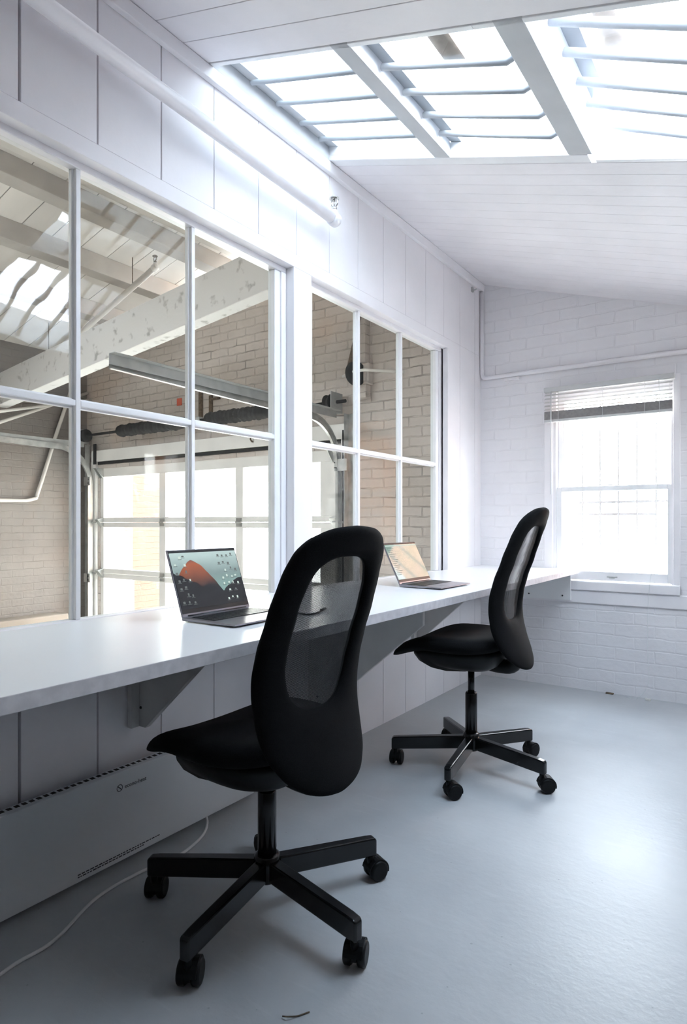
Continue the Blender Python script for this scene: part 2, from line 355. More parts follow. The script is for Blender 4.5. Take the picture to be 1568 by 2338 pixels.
# partition wall of wide vertical boards, with a window post and header
def partition():
    bm = bmesh.new()
    seams = [YF] + [0.888-0.2335*k for k in range(14, 0, -1)] + [0.888+0.2335*k for k in range(0, 14)]
    seams = sorted(s for s in seams if s < YB-0.01) + [YB]
    gapw = lambda y: 0.0075 if y < 1.0 else 0.0055 if y < 1.3 else 0.0042 if y < 1.5 else 0.003
    for a, b in zip(seams, seams[1:]):
        ga, gb = gapw(a)/2, gapw(b)/2
        a2, b2 = (a+ga if a > YF else a), (b-gb if b < YB else b)
        box(bm, -0.03, 0.0, a2, b2, 2.143, 2.60)                  # boards above the windows
        box(bm, -0.03, 0.0, a2, b2, -0.02, 0.70)                  # boards below
        lo, hi = max(a2, 3.525), b2
        if hi > lo: box(bm, -0.03, 0.0, lo, hi, 0.70, 2.143)      # boards right of the second window
        if b2 <= -0.1 : box(bm, -0.03, 0.0, a2, b2, 0.70, 2.143)
    box(bm, -0.088, -0.031, YF, YB, 2.10, 2.66, 0)                # backing
    box(bm, -0.088, -0.031, YF, YB, -0.6, 0.715, 0)
    box(bm, -0.088, -0.031, 3.511, YB, 0.715, 2.10, 0)
    box(bm, -0.088, -0.031, YF, -0.1, 0.715, 2.10, 0)
    for f in bm.faces:
        pass
    return finish('wall_left', bm, [M['paint'], M['gap']], bevel=0.0015)
w = struct(partition(), 'white vertical board partition wall with interior windows', 'wall')
for p in w.data.polygons:          # the backing seen through the gaps gets the dark gap colour
    if p.normal.x > 0.9 and p.center.x < -0.0305 and p.center.x > -0.032: p.material_index = 1
struct(boxes('trim_1', [(-0.06, 0.001, -0.1, 3.525, 2.088, 2.1425)], M['paint'], bevel=0.002), 'flat white header band over the interior windows', 'trim')
struct(boxes('trim_2', [(-0.06, 0.001, 2.038, 2.157, 0.70, 2.088)], M['trimpaint'], bevel=0.003), 'square white post between the two interior windows', 'trim')
struct(boxes('trim_3', [(-0.06, 0.001, 3.511, 3.5245, 0.70, 2.088)], M['trimpaint'], bevel=0.002), 'narrow white edge board right of the interior windows', 'trim')
bm = bmesh.new(); hexa(bm, [(0,YF,2.578),(0.022,YF,2.578),(0.022,YB,2.578),(0,YB,2.578),(0,YF,2.628),(0.03,YF,2.6195),(0.03,YB,2.6195),(0,YB,2.628)])
struct(finish('trim_4', bm, M['trimpaint'], bevel=0.003), 'white cornice strip between board wall and ceiling', 'trim')

# interior windows: sash with two rows of panes
def interior_window(name, y0, y1, mull, lab):
    root = empty(name, (-0.05, (y0+y1)/2, 0.72)); struct(root, lab, 'window')
    ox, oy, oz = root.location
    B = lambda *b: (b[0]-ox, b[1]-ox, b[2]-oy, b[3]-oy, b[4]-oz, b[5]-oz)
    zt, zb, zm = 2.068, 0.735, 1.376
    f = [B(-0.088,-0.04,y0,y1,zt,2.0995), B(-0.088,-0.04,y0,y1,0.70,zb), B(-0.088,-0.04,y0,y0+0.03,zb,zt), B(-0.088,-0.04,y1-0.03,y1,zb,zt)]
    boxes('sash_stop', f, M['trimpaint'], root, 0.003)
    ys = [y0+0.03] + [m for m in mull] + [y1-0.03]
    st = 0.036
    fr = [B(-0.084,-0.046,y1-0.03-st,y1-0.03,zb,zt), B(-0.084,-0.046,y0+0.03,y0+0.03+st,zb,zt)]
    boxes('sash_stile', fr, M['muntin'], root, 0.004)
    for m in mull:
        bm = bmesh.new(); box(bm, *B(-0.080,-0.046,m-0.008,m+0.008,zb,zt)); box(bm, *B(-0.074,-0.058,m-0.0145,m+0.0145,zb,zt))
        finish('mullion', bm, M['muntin'], root, 0.002)
    edges = [y0+0.03+st] + list(mull) + [y1-0.03-st]
    for a, b in zip(edges, edges[1:]):
        a2 = a+(0.0085 if a in mull else 0); b2 = b-(0.0085 if b in mull else 0)
        bm = bmesh.new(); box(bm, *B(-0.080,-0.046,a2,b2,zm-0.009,zm+0.009)); box(bm, *B(-0.074,-0.058,a2,b2,zm-0.015,zm+0.015))
        finish('glazing_bar', bm, M['muntin'], root, 0.002)
        for z0, z1 in ((zb, zm-0.0155), (zm+0.0155, zt)):
            a3 = a+(0.015 if a in mull else 0); b3 = b-(0.015 if b in mull else 0)
            yc, zc = (a3+b3)/2, (z0+z1)/2
            gm = M['glass_old'] if (name == 'window_1' and z0 > 1 and b3 < 1.1) else M['glass_soft']
            g = boxes('pane', [(-0.0015, 0.0015, a3-yc, b3-yc, z0-zc, z1-zc)], gm, root, loc=(-0.066-ox, yc-oy, zc-oz))
            g.rotation_euler = (0, random.uniform(-0.006,0.006), random.uniform(-0.006,0.006))
interior_window('window_1', 0.0, 2.036, (0.643, 1.088, 1.533), 'large multi-pane interior window in the board wall nearest the camera')
interior_window('window_2', 2.158, 3.510, (2.602, 3.027), 'smaller multi-pane interior window beyond the white post')

# end wall of painted brick with a sash window
def wall_with_hole(name, mat, x0, x1, y0, y1, z0, ztop, hole, z_of=None):
    bm = bmesh.new(); hx0, hx1, hz0, hz1 = hole
    zt = z_of or (lambda x: ztop)
    def col(a, b, za, zb=None):
        hexa(bm, [(a,y0,za),(b,y0,za),(b,y1,za),(a,y1,za)] + ([(a,y0,zt(a)),(b,y0,zt(b)),(b,y1,zt(b)),(a,y1,zt(a))] if zb is None else [(a,y0,zb),(b,y0,zb),(b,y1,zb),(a,y1,zb)]))
    col(x0, hx0, z0); col(hx1, x1, z0); col(hx0, hx1, hz1); col(hx0, hx1, z0, hz0)
    return finish(name, bm, mat)
struct(wall_with_hole('wall_back', M['brick_white'], -0.04, XR+0.2, YB, YB+0.3, -0.2, 0, (0.475, 1.165, 0.64, 1.862), lambda x: roof(x)+0.1), 'white painted brick end wall of the office', 'wall')
struct(boxes('trim_5', [(0.0, XR, YB-0.014, YB+0.002, 0.532, 0.612)], M['trimpaint'], bevel=0.004), 'wide white apron board under the sash window', 'trim')

def sash_window():
    root = empty('window_3', (0.82, YB, 0.64)); struct(root, 'white double-hung sash window in the brick end wall', 'window')
    ox, oy, oz = root.location
    B = lambda *b: (b[0]-ox, b[1]-ox, b[2]-oy, b[3]-oy, b[4]-oz, b[5]-oz)
    boxes('casing', [B(0.430,0.482,YB-0.012,YB+0.012,0.612,1.872), B(1.160,1.196,YB-0.012,YB+0.012,0.612,1.872), B(0.482,1.160,YB-0.012,YB+0.012,1.845,1.872)], M['trimpaint'], root, 0.003)
    boxes('jamb', [B(0.475,0.500,YB+0.0,YB+0.16,0.64,1.862), B(1.150,1.1655,YB+0.0,YB+0.16,0.64,1.862), B(0.500,1.150,YB,YB+0.16,1.85,1.862)], M['trimpaint'], root)
    boxes('sill', [B(0.43,1.196,YB-0.028,YB+0.16,0.612,0.668)], M['trimpaint'], root, 0.005)
    boxes('lower_sash', [B(0.500,0.532,YB+0.012,YB+0.045,0.672,1.247), B(1.128,1.152,YB+0.012,YB+0.045,0.672,1.247), B(0.532,1.128,YB+0.012,YB+0.045,0.672,0.727), B(0.532,1.128,YB+0.012,YB+0.045,1.218,1.248)], M['muntin'], root, 0.003)
    boxes('upper_sash', [B(0.500,0.538,YB+0.048,YB+0.08,1.222,1.85), B(1.132,1.152,YB+0.048,YB+0.08,1.222,1.85), B(0.538,1.132,YB+0.048,YB+0.08,1.222,1.250), B(0.538,1.132,YB+0.048,YB+0.08,1.79,1.85)], M['muntin'], root, 0.003)
    boxes('pane', [B(0.53,1.13,YB+0.026,YB+0.029,0.725,1.22)], M['glass'], root)
    boxes('pane', [B(0.536,1.134,YB+0.062,YB+0.065,1.248,1.795)], M['glass'], root)
    bm = bmesh.new(); box(bm, *B(0.80,0.86,YB+0.005,YB+0.012,0.694,0.702)); box(bm, *B(0.815,0.845,YB+0.002,YB+0.012,0.688,0.694))
    finish('sash_lift', bm, M['galv'], root, 0.002)
    bm = bmesh.new(); box(bm, *B(0.80,0.83,YB+0.03,YB+0.05,1.2485,1.256)); finish('sash_latch', bm, M['galv'], root, 0.002)
sash_window()
def grille():
    root = bpy.data.objects['window_3']; ox, oy, oz = root.location
    bm = bmesh.new()
    for i in range(7): tube(bm, [(0.46+0.112*i-ox, YB+0.36-oy, 0.6-oz), (0.46+0.112*i-ox, YB+0.36-oy, 1.95-oz)], 0.007, 8)
    for z in (1.08, 1.16, 0.62, 1.93): box(bm, 0.40-ox, 1.30-ox, YB+0.355-oy, YB+0.365-oy, z-0.008-oz, z+0.008-oz)
    for x in (0.405, 1.295):
        for z in (0.62, 1.93): box(bm, x-0.01-ox, x+0.01-ox, YB+0.30-oy, YB+0.36-oy, z-0.008-oz, z+0.008-oz)
    finish('security_bars', bm, M['barpaint'], root)['label'] = 'pale vertical security bars outside the panes'
grille()

# remaining office walls, out of view, coloured to control the bounce light
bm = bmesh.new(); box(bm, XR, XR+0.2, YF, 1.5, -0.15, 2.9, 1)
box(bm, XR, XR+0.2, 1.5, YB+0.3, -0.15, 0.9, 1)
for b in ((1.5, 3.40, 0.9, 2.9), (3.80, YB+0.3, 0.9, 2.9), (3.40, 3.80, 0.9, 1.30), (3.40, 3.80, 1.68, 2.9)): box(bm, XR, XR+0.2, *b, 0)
struct(finish('wall_right', bm, [M['paint'], M['rightwall']]), 'unseen right-hand wall, brown-grey with a white upper far end to steer bounce light', 'wall')
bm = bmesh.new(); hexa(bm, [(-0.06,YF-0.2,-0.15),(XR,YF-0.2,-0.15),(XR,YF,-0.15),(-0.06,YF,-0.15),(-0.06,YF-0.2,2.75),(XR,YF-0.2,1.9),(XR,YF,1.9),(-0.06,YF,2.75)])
struct(finish('wall_front', bm, M['darkwall']), 'unseen dark wall behind the viewer', 'wall')  # made dark to keep bounce light from behind low

root = empty('added_window', (XR, 3.60, 1.30)); struct(root, 'small high window added out of view to brighten the far end', 'window')  # unseen window added as a light source for the far end
boxes('frame', [(0.0, 0.08, -0.20, -0.175, 0.0, 0.38), (0.0, 0.08, 0.175, 0.20, 0.0, 0.38), (0.0, 0.08, -0.175, 0.175, 0.0, 0.025), (0.0, 0.08, -0.175, 0.175, 0.355, 0.38)], M['trimpaint'], root)
boxes('pane', [(0.04, 0.044, -0.175, 0.175, 0.025, 0.355)], M['glass'], root)

# ceiling: boards sloping down away from the partition, with the skylight opening
SY0, SY1, SX1 = 1.540, 2.308, 1.78
bm = bmesh.new()
y = 1.536
while y > YF:
    y2 = max(y-0.1125, YF); slopebox(bm, -0.02, XR+0.05, y2+0.0012, y-0.0012, roof, 0.02); y = y2
box_t = lambda x0,x1,y0,y1: slopebox(bm, x0, x1, y0, y1, lambda x: roof(x)+0.021, 0.07)
box_t(-0.09, XR+0.2, YF-0.2, SY0); box_t(-0.09, XR+0.2, SY1, YB+0.3); box_t(SX1, XR+0.2, SY0, SY1)
y = SY1
while y < YB-0.001:
    y2 = min(y+0.09, YB); slopebox(bm, -0.02, XR+0.05, y+0.0005, y2-0.0005, roof, 0.02); y = y2
slopebox(bm, SX1, XR+0.05, SY0, SY1, roof, 0.02)
struct(finish('ceiling', bm, M['ceilpaint'], bevel=0.0012), 'sloping white beadboard ceiling with a skylight', 'ceiling')

def skylight():
    root = empty('window_4', (1.0, 1.9, roof(1.0))); struct(root, 'sloping rooflight with white rafters and thin cross bars', 'window')
    ox, oy, oz = root.location
    sh = lambda bm: bmesh.ops.translate(bm, verts=bm.verts, vec=(-ox,-oy,-oz))
    # rafters along y, near one shallow, second one deep
    def rafter(x0, x1, d, shelf, name='rafter'):
        bm = bmesh.new()
        hexa(bm, [(x0,SY0,roof(x0)),(x1,SY0,roof(x1)),(x1,SY1-0.06,roof(x1)),(x0,SY1-0.06,roof(x0)),(x0,SY0,roof(x0)+d),(x1,SY0,roof(x1)+d),(x1,SY1-0.06,roof(x1)+d),(x0,SY1-0.06,roof(x0)+d)])
        sh(bm); finish(name, bm, M['skycurb'], root, 0.003)
        bm = bmesh.new(); slopebox(bm, x1, x1+shelf, SY0, SY1-0.03, lambda x: roof(x1)+d-0.012-0.312*(x-x1), 0.012)
        sh(bm); finish('glazing_ledge', bm, M['skybar'], root)
    rafter(0.543, 0.609, 0.075, 0.045); rafter(1.056, 1.136, 0.20, 0.05)
    bm = bmesh.new(); slopebox(bm, 0.002, 0.026, SY0, SY1, roof, 0.07); slopebox(bm, 0.026, 0.075, SY0, SY1, lambda x: roof(x)+0.058, 0.012)
    sh(bm); finish('wall_curb', bm, M['skycurb'], root, 0.002)
    bm = bmesh.new(); slopebox(bm, 0.0, 1.12, SY1-0.058, SY1-0.001, roof, 0.022); slopebox(bm, 0.0, 1.12, SY1-0.058, SY1-0.001, lambda x: roof(x)+0.022, 0.04)
    slopebox(bm, 1.137, SX1, SY1-0.02, SY1-0.001, roof, 0.19)
    slopebox(bm, 0.0, 1.0, SY0+0.001, SY0+0.02, roof, 0.07); slopebox(bm, 1.0, SX1, SY0+0.001, SY0+0.02, roof, 0.19); slopebox(bm, SX1-0.02, SX1-0.001, SY0, SY1, roof, 0.19)
    sh(bm); finish('opening_edge', bm, M['muntin'], root, 0.002)
    # thin cross bars
    for x0, x1, dz0, dz1, r in ((0.06, 0.555, 0.034, 0.036, 0.009), (0.62, 1.062, 0.036, 0.014, 0.0105), (1.15, SX1-0.02, 0.108, 0.012, 0.0125)):
        for yb in (1.72, 1.862, 2.006, 2.135) if x1 < 1.1 else (1.72, 1.857, 2.003, 2.125, 2.255):
            za, zb = roof(x0)+dz0, roof(x1)+dz1
            bm = bmesh.new(); tube(bm, [(x0,yb,za),(x1-0.03,yb,zb+0.006),(x1-0.008,yb,zb+0.012),(x1+0.004,yb,zb+0.03)], r, 12)
            sh(bm); finish('cross_bar', bm, M['skybar'], root)
    for x0, x1, d in ((0.03, 0.55, 0.072), (0.60, 1.06, 0.077), (1.13, SX1-0.01, 0.202)):
        bm = bmesh.new(); slopebox(bm, x0, x1, SY0, SY1, lambda x: roof(x)+d, 0.004)
        sh(bm); finish('pane', bm, M['glass_sky_dim'] if x0 < 0.1 else M['glass_sky_grey'] if x0 < 1 else M['glass_sky'], root)
    for x0, x1, y0, y1, d in ((0.80, 0.87, SY0-0.3, 1.84, 0.085), (1.225, 1.285, SY0-0.3, 2.055, 0.212)):
        bm = bmesh.new(); slopebox(bm, x0, x1, y0, y1, lambda x: roof(x)+d, 0.02)
        sh(bm); finish('timber_slat', bm, M['timber'], root)['label'] = 'pale timber slat lying on the glass'
skylight()
# ------------------------------------------------------------------ garage beyond the partition
GX, GZ = -4.5, -0.5
struct(boxes('floor_garage', [(GX-0.2, -0.09, YF, YB+0.3, GZ-0.1, GZ)], M['concrete_out']), 'concrete floor of the garage', 'floor')
DX0, DX1, DZ1 = -4.27, -1.17, 1.60
struct(wall_with_hole('wall_garage_back', M['brick_garage'], GX-0.3, -0.04, YB, YB+0.3, GZ-0.1, 0, (DX0, DX1, GZ, DZ1), lambda x: min(groof(x), roof(x))+0.1), 'dusty white painted brick wall of the garage', 'wall')
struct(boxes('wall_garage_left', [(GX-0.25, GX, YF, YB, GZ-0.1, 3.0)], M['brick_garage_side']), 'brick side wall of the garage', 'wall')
bm = bmesh.new(); box(bm, GX-0.2, -0.09, YF-0.25, YF, GZ-0.1, 3.6); struct(finish('wall_garage_front', bm, M['garagepaint']), 'far wall of the garage', 'wall')
struct(boxes('trim_6', [(GX, GX+0.22, YF, 3.68, GZ, 0.11)], M['ledge'], bevel=0.02), 'low concrete ledge along the garage side wall', 'ledge')
# garage roof boards with an unseen opening added to light the garage
bm = bmesh.new()
gy = [2.433-0.235*k for k in range(30)]; gy = sorted([v for v in gy if v > YF] + [2.433+0.235*k for k in range(1, 8) if 2.433+0.235*k < YB+0.2] + [YF, YB+0.28])
for a, b in zip(gy, gy[1:]):
    hole = (a > -0.1 and b < 1.2)
    for x0, x1 in ([(GX-0.2, -3.35), (-2.55, RIDGE)] if hole else [(GX-0.2, RIDGE)]):
        slopebox(bm, x0, x1, a+0.003, b-0.003, groof, 0.025)
slopebox(bm, GX-0.25, RIDGE, 1.15, YB+0.3, lambda x: groof(x)+0.026, 0.05); slopebox(bm, GX-0.25, RIDGE, YF-0.2, -0.06, lambda x: groof(x)+0.026, 0.05)
slopebox(bm, RIDGE, -0.02, YF-0.2, YB+0.3, roof, 0.08)
struct(finish('ceiling_garage', bm, M['garagepaint'], bevel=0.001), 'sloping board roof of the garage', 'ceiling')
for i, (x0, x1, dep, lab) in enumerate(((-2.44, -2.30, 0.10, 'dusty ridge-side roof beam highest in the garage window'), (-3.00, -2.86, 0.115, 'dusty roof beam next below the ridge-side beam'), (-3.63, -3.47, 0.10, 'lowest dusty roof beam nearest the garage side wall'))):
    bm = bmesh.new(); hexa(bm, [(x0,YF,groof(x0)-dep),(x1,YF,groof(x0)-dep),(x1,YB,groof(x0)-dep),(x0,YB,groof(x0)-dep),(x0,YF,groof(x0)-0.001),(x1,YF,groof(x1)-0.001),(x1,YB,groof(x1)-0.001),(x0,YB,groof(x0)-0.001)])
    struct(finish('roof_beam', bm, M['purlin'], bevel=0.004), lab, 'beam')
bm = bmesh.new()
tz = lambda x: 2.440 + 0.112*(x+1.774)
hexa(bm, [(x, y, tz(x)+dz) for dz in (0, 0.30) for x, y in ((GX,3.05),(-1.0,3.05),(-1.0,3.17),(GX,3.17))])
struct(finish('tie_beam', bm, M['tie'], bevel=0.006), 'deep chipped white beam sloping across the garage', 'beam')

# sectional garage door
def garage_door():
    root = empty('door_1', ((DX0+DX1)/2, YB+0.03, GZ)); struct(root, 'grey-white sectional garage door with glazed panels', 'garage door')
    ox, oy, oz = root.location
    B = lambda *b: (b[0]-ox, b[1]-ox, b[2]-oy, b[3]-oy, b[4]-oz, b[5]-oz)
    zr = [-0.04, 0.495, 1.030, 1.64]                     # rail centres and top
    cols = [DX0, -3.277, -2.250, DX1]
    rail = 0.048; y0, y1 = YB+0.01, YB+0.055
    secs = [(GZ, 0.0-0.04-0.004), (-0.036, 0.493), (0.497, 1.028), (1.032, 1.64)]
    for i, (a, b) in enumerate(secs):
        bm = bmesh.new(); tr = 0.13 if i == 3 else rail
        bot = rail
        box(bm, *B(DX0,DX1,y0,y1,a,a+bot)); box(bm, *B(DX0,DX1,y0,y1,b-tr,b))
        box(bm, *B(DX0,DX0+0.05,y0,y1,a+bot,b-tr)); box(bm, *B(DX1-0.19,DX1,y0,y1,a+bot,b-tr))
        for c in cols[1:-1]: box(bm, *B(c-0.045,c+0.045,y0,y1,a+bot,b-tr))
        finish('door_section', bm, M['greydoor'], root, 0.003)
        e = [DX0+0.05] + [v for c in cols[1:-1] for v in (c-0.045, c+0.045)] + [DX1-0.19]
        for k in range(3):
            boxes('pane', [B(e[2*k], e[2*k+1], y0+0.02, y0+0.024, a+bot, b-tr)], M['glass_dirty'], root)
    boxes('top_seal', [B(DX0-0.02, DX1+0.03, YB-0.012, YB+0.01, 1.642, 1.672)], M['rubber'], root)
    for z in (0.495, 1.030):
        for c in cols[1:-1]:
            bm = bmesh.new(); box(bm, *B(c-0.035,c+0.035,y0-0.006,y0,z-0.04,z+0.04)); tube(bm, [(c-0.035-ox, y0-0.01-oy, z-oz),(c+0.035-ox, y0-0.01-oy, z-oz)], 0.009, 8)
            finish('hinge', bm, M['galv'], root, 0.002)
        for s, c in ((1, DX0+0.02), (-1, DX1-0.03)):
            bm = bmesh.new()
            hexa(bm, [(c-0.03-ox,y0-oy,z-0.05-oz),(c+0.03-ox,y0-oy,z-0.05-oz),(c+0.03-ox,y0-0.003-oy,z-0.05-oz),(c-0.03-ox,y0-0.003-oy,z-0.05-oz),(c-0.03-ox,y0-oy,z+0.05-oz),(c+0.03-ox,y0-oy,z+0.05-oz),(c+0.03-ox,y0-0.07-oy,z+0.03-oz),(c-0.03-ox,y0-0.07-oy,z+0.03-oz)])
            tube(bm, [(c-ox, y0-0.06-oy, z-oz),(c-s*0.10-ox, y0-0.06-oy, z-oz)], 0.007, 8)
            finish('roller_bracket', bm, M['galv'], root, 0.001)
    for s, c in ((1, DX0+0.02), (-1, DX1-0.04)):
        bm = bmesh.new(); box(bm, *B(c-0.03,c+0.03,y0-0.004,y0,1.50,1.60)); hexa(bm, [(c-0.03-ox,y0-0.01-oy,1.50-oz),(c-0.02-ox,y0-0.01-oy,1.50-oz),(c-0.02-ox,y0-oy,1.50-oz),(c-0.03-ox,y0-oy,1.50-oz),(c-0.03-ox,y0-0.09-oy,1.60-oz),(c-0.02-ox,y0-0.09-oy,1.60-oz),(c-0.02-ox,y0-oy,1.60-oz),(c-0.03-ox,y0-oy,1.60-oz)])
        hexa(bm, [(c+0.02-ox,y0-0.01-oy,1.50-oz),(c+0.03-ox,y0-0.01-oy,1.50-oz),(c+0.03-ox,y0-oy,1.50-oz),(c+0.02-ox,y0-oy,1.50-oz),(c+0.02-ox,y0-0.09-oy,1.60-oz),(c+0.03-ox,y0-0.09-oy,1.60-oz),(c+0.03-ox,y0-oy,1.60-oz),(c+0.02-ox,y0-oy,1.60-oz)])
        finish('top_roller_bracket', bm, M['galv'], root, 0.001)
garage_door()
struct(boxes('trim_7', [(-4.38, -1.04, YB-0.03, YB, 1.674, 1.79), (DX1+0.04, -1.0, YB-0.03, YB, GZ, 1.674), (DX0-0.12, DX0-0.03, YB-0.03, YB, GZ, 1.674)], M['greydoor'], bevel=0.003), 'pale timber surround of the garage door', 'trim')
# door tracks
def track(name, x, lab, zt, s):
    root = empty(name, (x, 3.9, GZ)); tag(root, lab, 'door track', 'garage door tracks')
    P = [(x, 3.955, GZ), (x, 3.955, zt-0.36)] + [(x, 3.955-0.36*(1-math.cos(a)), zt-0.36+0.36*math.sin(a)) for a in [PI/2*i/10 for i in range(1, 11)]] + [(x, 1.95, zt+0.03)]
    bm = bmesh.new()
    # channel: web plus two lips swept along the path
    prev = None
    for i, p in enumerate(P):
        p = Vector(p); d = (Vector(P[min(i+1,len(P)-1)])-Vector(P[max(i-1,0)])).normalized(); nrm = Vector((0, -d.z, d.y))
        sec = [p+nrm*0.027+Vector((s*0.022,0,0)), p+nrm*0.027, p-nrm*0.027, p-nrm*0.027+Vector((s*0.022,0,0))]
        ins = [q for q in [p-nrm*0.0245+Vector((s*0.022,0,0)), p-nrm*0.0245+Vector((s*0.0025,0,0)), p+nrm*0.0245+Vector((s*0.0025,0,0)), p+nrm*0.0245+Vector((s*0.022,0,0))]]
        ring = [bm.verts.new(q-root.location) for q in sec+ins]
        if prev:
            for k in range(8): bm.faces.new((prev[k], prev[(k+1)%8], ring[(k+1)%8], ring[k]))
        prev = ring
    finish('rail', bm, M['galv'], root)
    return root
# horizontal reinforcing angle and vertical angle are parts of each track
def track_angles(root, x, zt, s, xw):
    ox, oy, oz = root.location
    bm = bmesh.new(); box(bm, x-s*0.03-0.0015-ox, x-s*0.03+0.0015-ox, 1.93-oy, 3.90-oy, zt+0.02-oz, zt+0.075-oz); box(bm, min(x-s*0.03,x-s*0.075)-ox, max(x-s*0.03,x-s*0.075)-ox, 1.93-oy, 3.90-oy, zt+0.072-oz, zt+0.075-oz)
    finish('support_angle', bm, M['galv_dull'], root)
    bm = bmesh.new(); box(bm, min(xw,xw-s*0.055)-ox, max(xw,xw-s*0.055)-ox, YB-0.034-oy, YB-0.031-oy, GZ-oz, 1.855-oz); box(bm, xw-0.0015-ox, xw+0.0015-ox, YB-0.09-oy, YB-0.034-oy, GZ-oz, 1.855-oz)
    finish('wall_angle', bm, M['galv'], root)
    for z in (0.4, 1.42):
        bm = bmesh.new(); box(bm, min(x,xw)-0.01-ox, max(x,xw)+0.03-ox, YB-0.098-oy, YB-0.092-oy, z-oz, z+0.09-oz); box(bm, x-0.012-ox, x+0.012-ox, YB-0.1005-oy, YB-0.098-oy, z+0.02-oz, z+0.03-oz, 1); box(bm, x-0.012-ox, x+0.012-ox, YB-0.1005-oy, YB-0.098-oy, z+0.06-oz, z+0.07-oz, 1)
        finish('track_bracket', bm, [M['galv'], M['screw']], root)
t = track('garage_door_track', -1.135, 'curved steel door track right of the garage door', 1.80, 1); track_angles(t, -1.135, 1.80, -1, -1.06)
t = track('garage_door_track', -4.33, 'curved steel door track at left edge of the garage door', 1.80, -1); track_angles(t, -4.33, 1.80, 1, -4.40)
tag(boxes('rubber_side_seal', [(-1.115, -1.062, YB-0.036, YB-0.0305, GZ, 1.74)], M['rubber']), 'black vertical rubber strip beside the right door track', 'seal')
tag(boxes('rubber_side_seal', [(-4.335, -4.285, YB-0.036, YB-0.0305, 1.644, 1.86)], M['rubber']), 'short black strip below the left end of the spring shaft', 'seal')
# torsion spring shaft
def springs():
    y, z = 3.90, 1.94
    root = empty('torsion_spring_assembly', (-2.7, y, z)); tag(root, 'black torsion spring shaft with drums over the garage door', 'door spring')
    ox, oy, oz = root.location
    tubes('shaft', [([(-4.40-ox,0,0),(-1.02-ox,0,0)], 0.013)], M['rubber'], root)
    for x0, x1 in ((-3.78, -2.70), (-2.52, -1.52)):
        bm = bmesh.new(); pr = []
        n = 60
        for i in range(n+1):
            f = i/n; r = 0.056 + 0.006*math.sin(i*1.9) + 0.004*math.sin(i*0.7)
            if f < 0.03: r = 0.03+0.03*f/0.03
            if f > 0.86: r = 0.058 - 0.030*(f-0.86)/0.14
            pr.append((r, x0+(x1-x0)*f-ox))
        lathe(bm, pr, n=18, axis='x'); finish('spring', bm, M['spring'], root)
    for c in (-4.34, -1.17):
        bm = bmesh.new(); lathe(bm, [(0.03,c-0.03-ox),(0.062,c-0.028-ox),(0.062,c-0.02-ox),(0.045,c-0.012-ox),(0.052,c+0.012-ox),(0.066,c+0.02-ox),(0.066,c+0.028-ox),(0.03,c+0.03-ox)], n=24, axis='x'); finish('cable_drum', bm, M['rubber'], root)
    for c in (-4.41, -1.115):
        bm = bmesh.new(); box(bm, c-0.003-ox, c+0.003-ox, -0.06, 0.09, -0.075, 0.075); box(bm, c-0.05-ox, c-ox, 0.085, 0.09, -0.075, 0.075); tube(bm, [(c-0.012-ox,0,0),(c+0.014-ox,0,0)], 0.026, 14)
        finish('end_bearing_plate', bm, M['galv_dull'], root)
    bm = bmesh.new(); box(bm, -2.63-ox, -2.59-ox, -0.02, 0.125, -0.03, 0.03); finish('centre_bracket', bm, M['galv_dull'], root)
springs()
# small iron left-overs on the brick
tag(boxes('rusty_bracket', [(-2.735, -2.695, YB-0.02, YB, 1.99, 2.23)], M['rust']), 'left of two rusty iron brackets on the brick above the springs', 'bracket', 'rusty brackets on the garage brick')
tag(boxes('rusty_bracket', [(-2.60, -2.565, YB-0.02, YB, 2.02, 2.18), (-2.565, -2.47, YB-0.02, YB, 2.135, 2.155)], M['rust']), 'right of two rusty iron brackets with a side arm', 'bracket', 'rusty brackets on the garage brick')
bm = bmesh.new(); box(bm, -3.05, -2.98, YB-0.006, YB, 2.135, 2.205); tag(finish('red_chip', bm, M['redchip'], bevel=0.02), 'small red paint chip on the brick above the door springs', 'tag')  # red spot lying flat on the brick, a paint chip
tag(tubes('iron_bolt', [([(-2.05,YB,1.72),(-2.05,YB-0.045,1.72),(-2.05,YB-0.06,1.735),(-2.05,YB-0.06,1.75)], 0.007)], M['rust']), 'small iron hook in the timber over the garage door', 'hook')
# hoist pulley beside the pier
def pulley():
    root = empty('hoist_pulley', (-0.935, 3.91, 2.135)); tag(root, 'black hoist pulley hanging by a strap on the garage brick', 'pulley')
    bm = bmesh.new(); lathe(bm, [(0.035,-0.02),(0.085,-0.02),(0.09,-0.012),(0.075,0.0),(0.09,0.012),(0.085,0.02),(0.035,0.02)], n=28, axis='y')
    bmesh.ops.rotate(bm, verts=bm.verts, matrix=Matrix.Rotation(1.25, 3, 'Z')); finish('wheel', bm, M['rubber'], root)
    bm = bmesh.new(); hexa(bm, [(-0.085,-0.006,0.03),(-0.05,-0.006,0.03),(-0.05,0.006,0.03),(-0.085,0.006,0.03),(0.04,-0.006,0.47),(0.06,-0.006,0.47),(0.06,0.006,0.47),(0.04,0.006,0.47)]); finish('strap', bm, M['rust'], root)
    tubes('axle_arm', [([(-0.13,0.02,0.0),(0.02,-0.05,0.004),(0.11,-0.05,0.002),(0.36,0.09,-0.02)], 0.011)], M['plug'], root)
pulley()
struct(boxes('trim_8', [(-0.985, -0.885, YB-0.07, YB, 2.22, 2.62), (-0.985, -0.855, YB-0.07, YB, 2.06, 2.22), (-0.985, -0.875, YB-0.07, YB, 1.96, 2.06)], M['brick_garage'], bevel=0.006), 'broken end of a brick pier on the garage wall', 'pier')
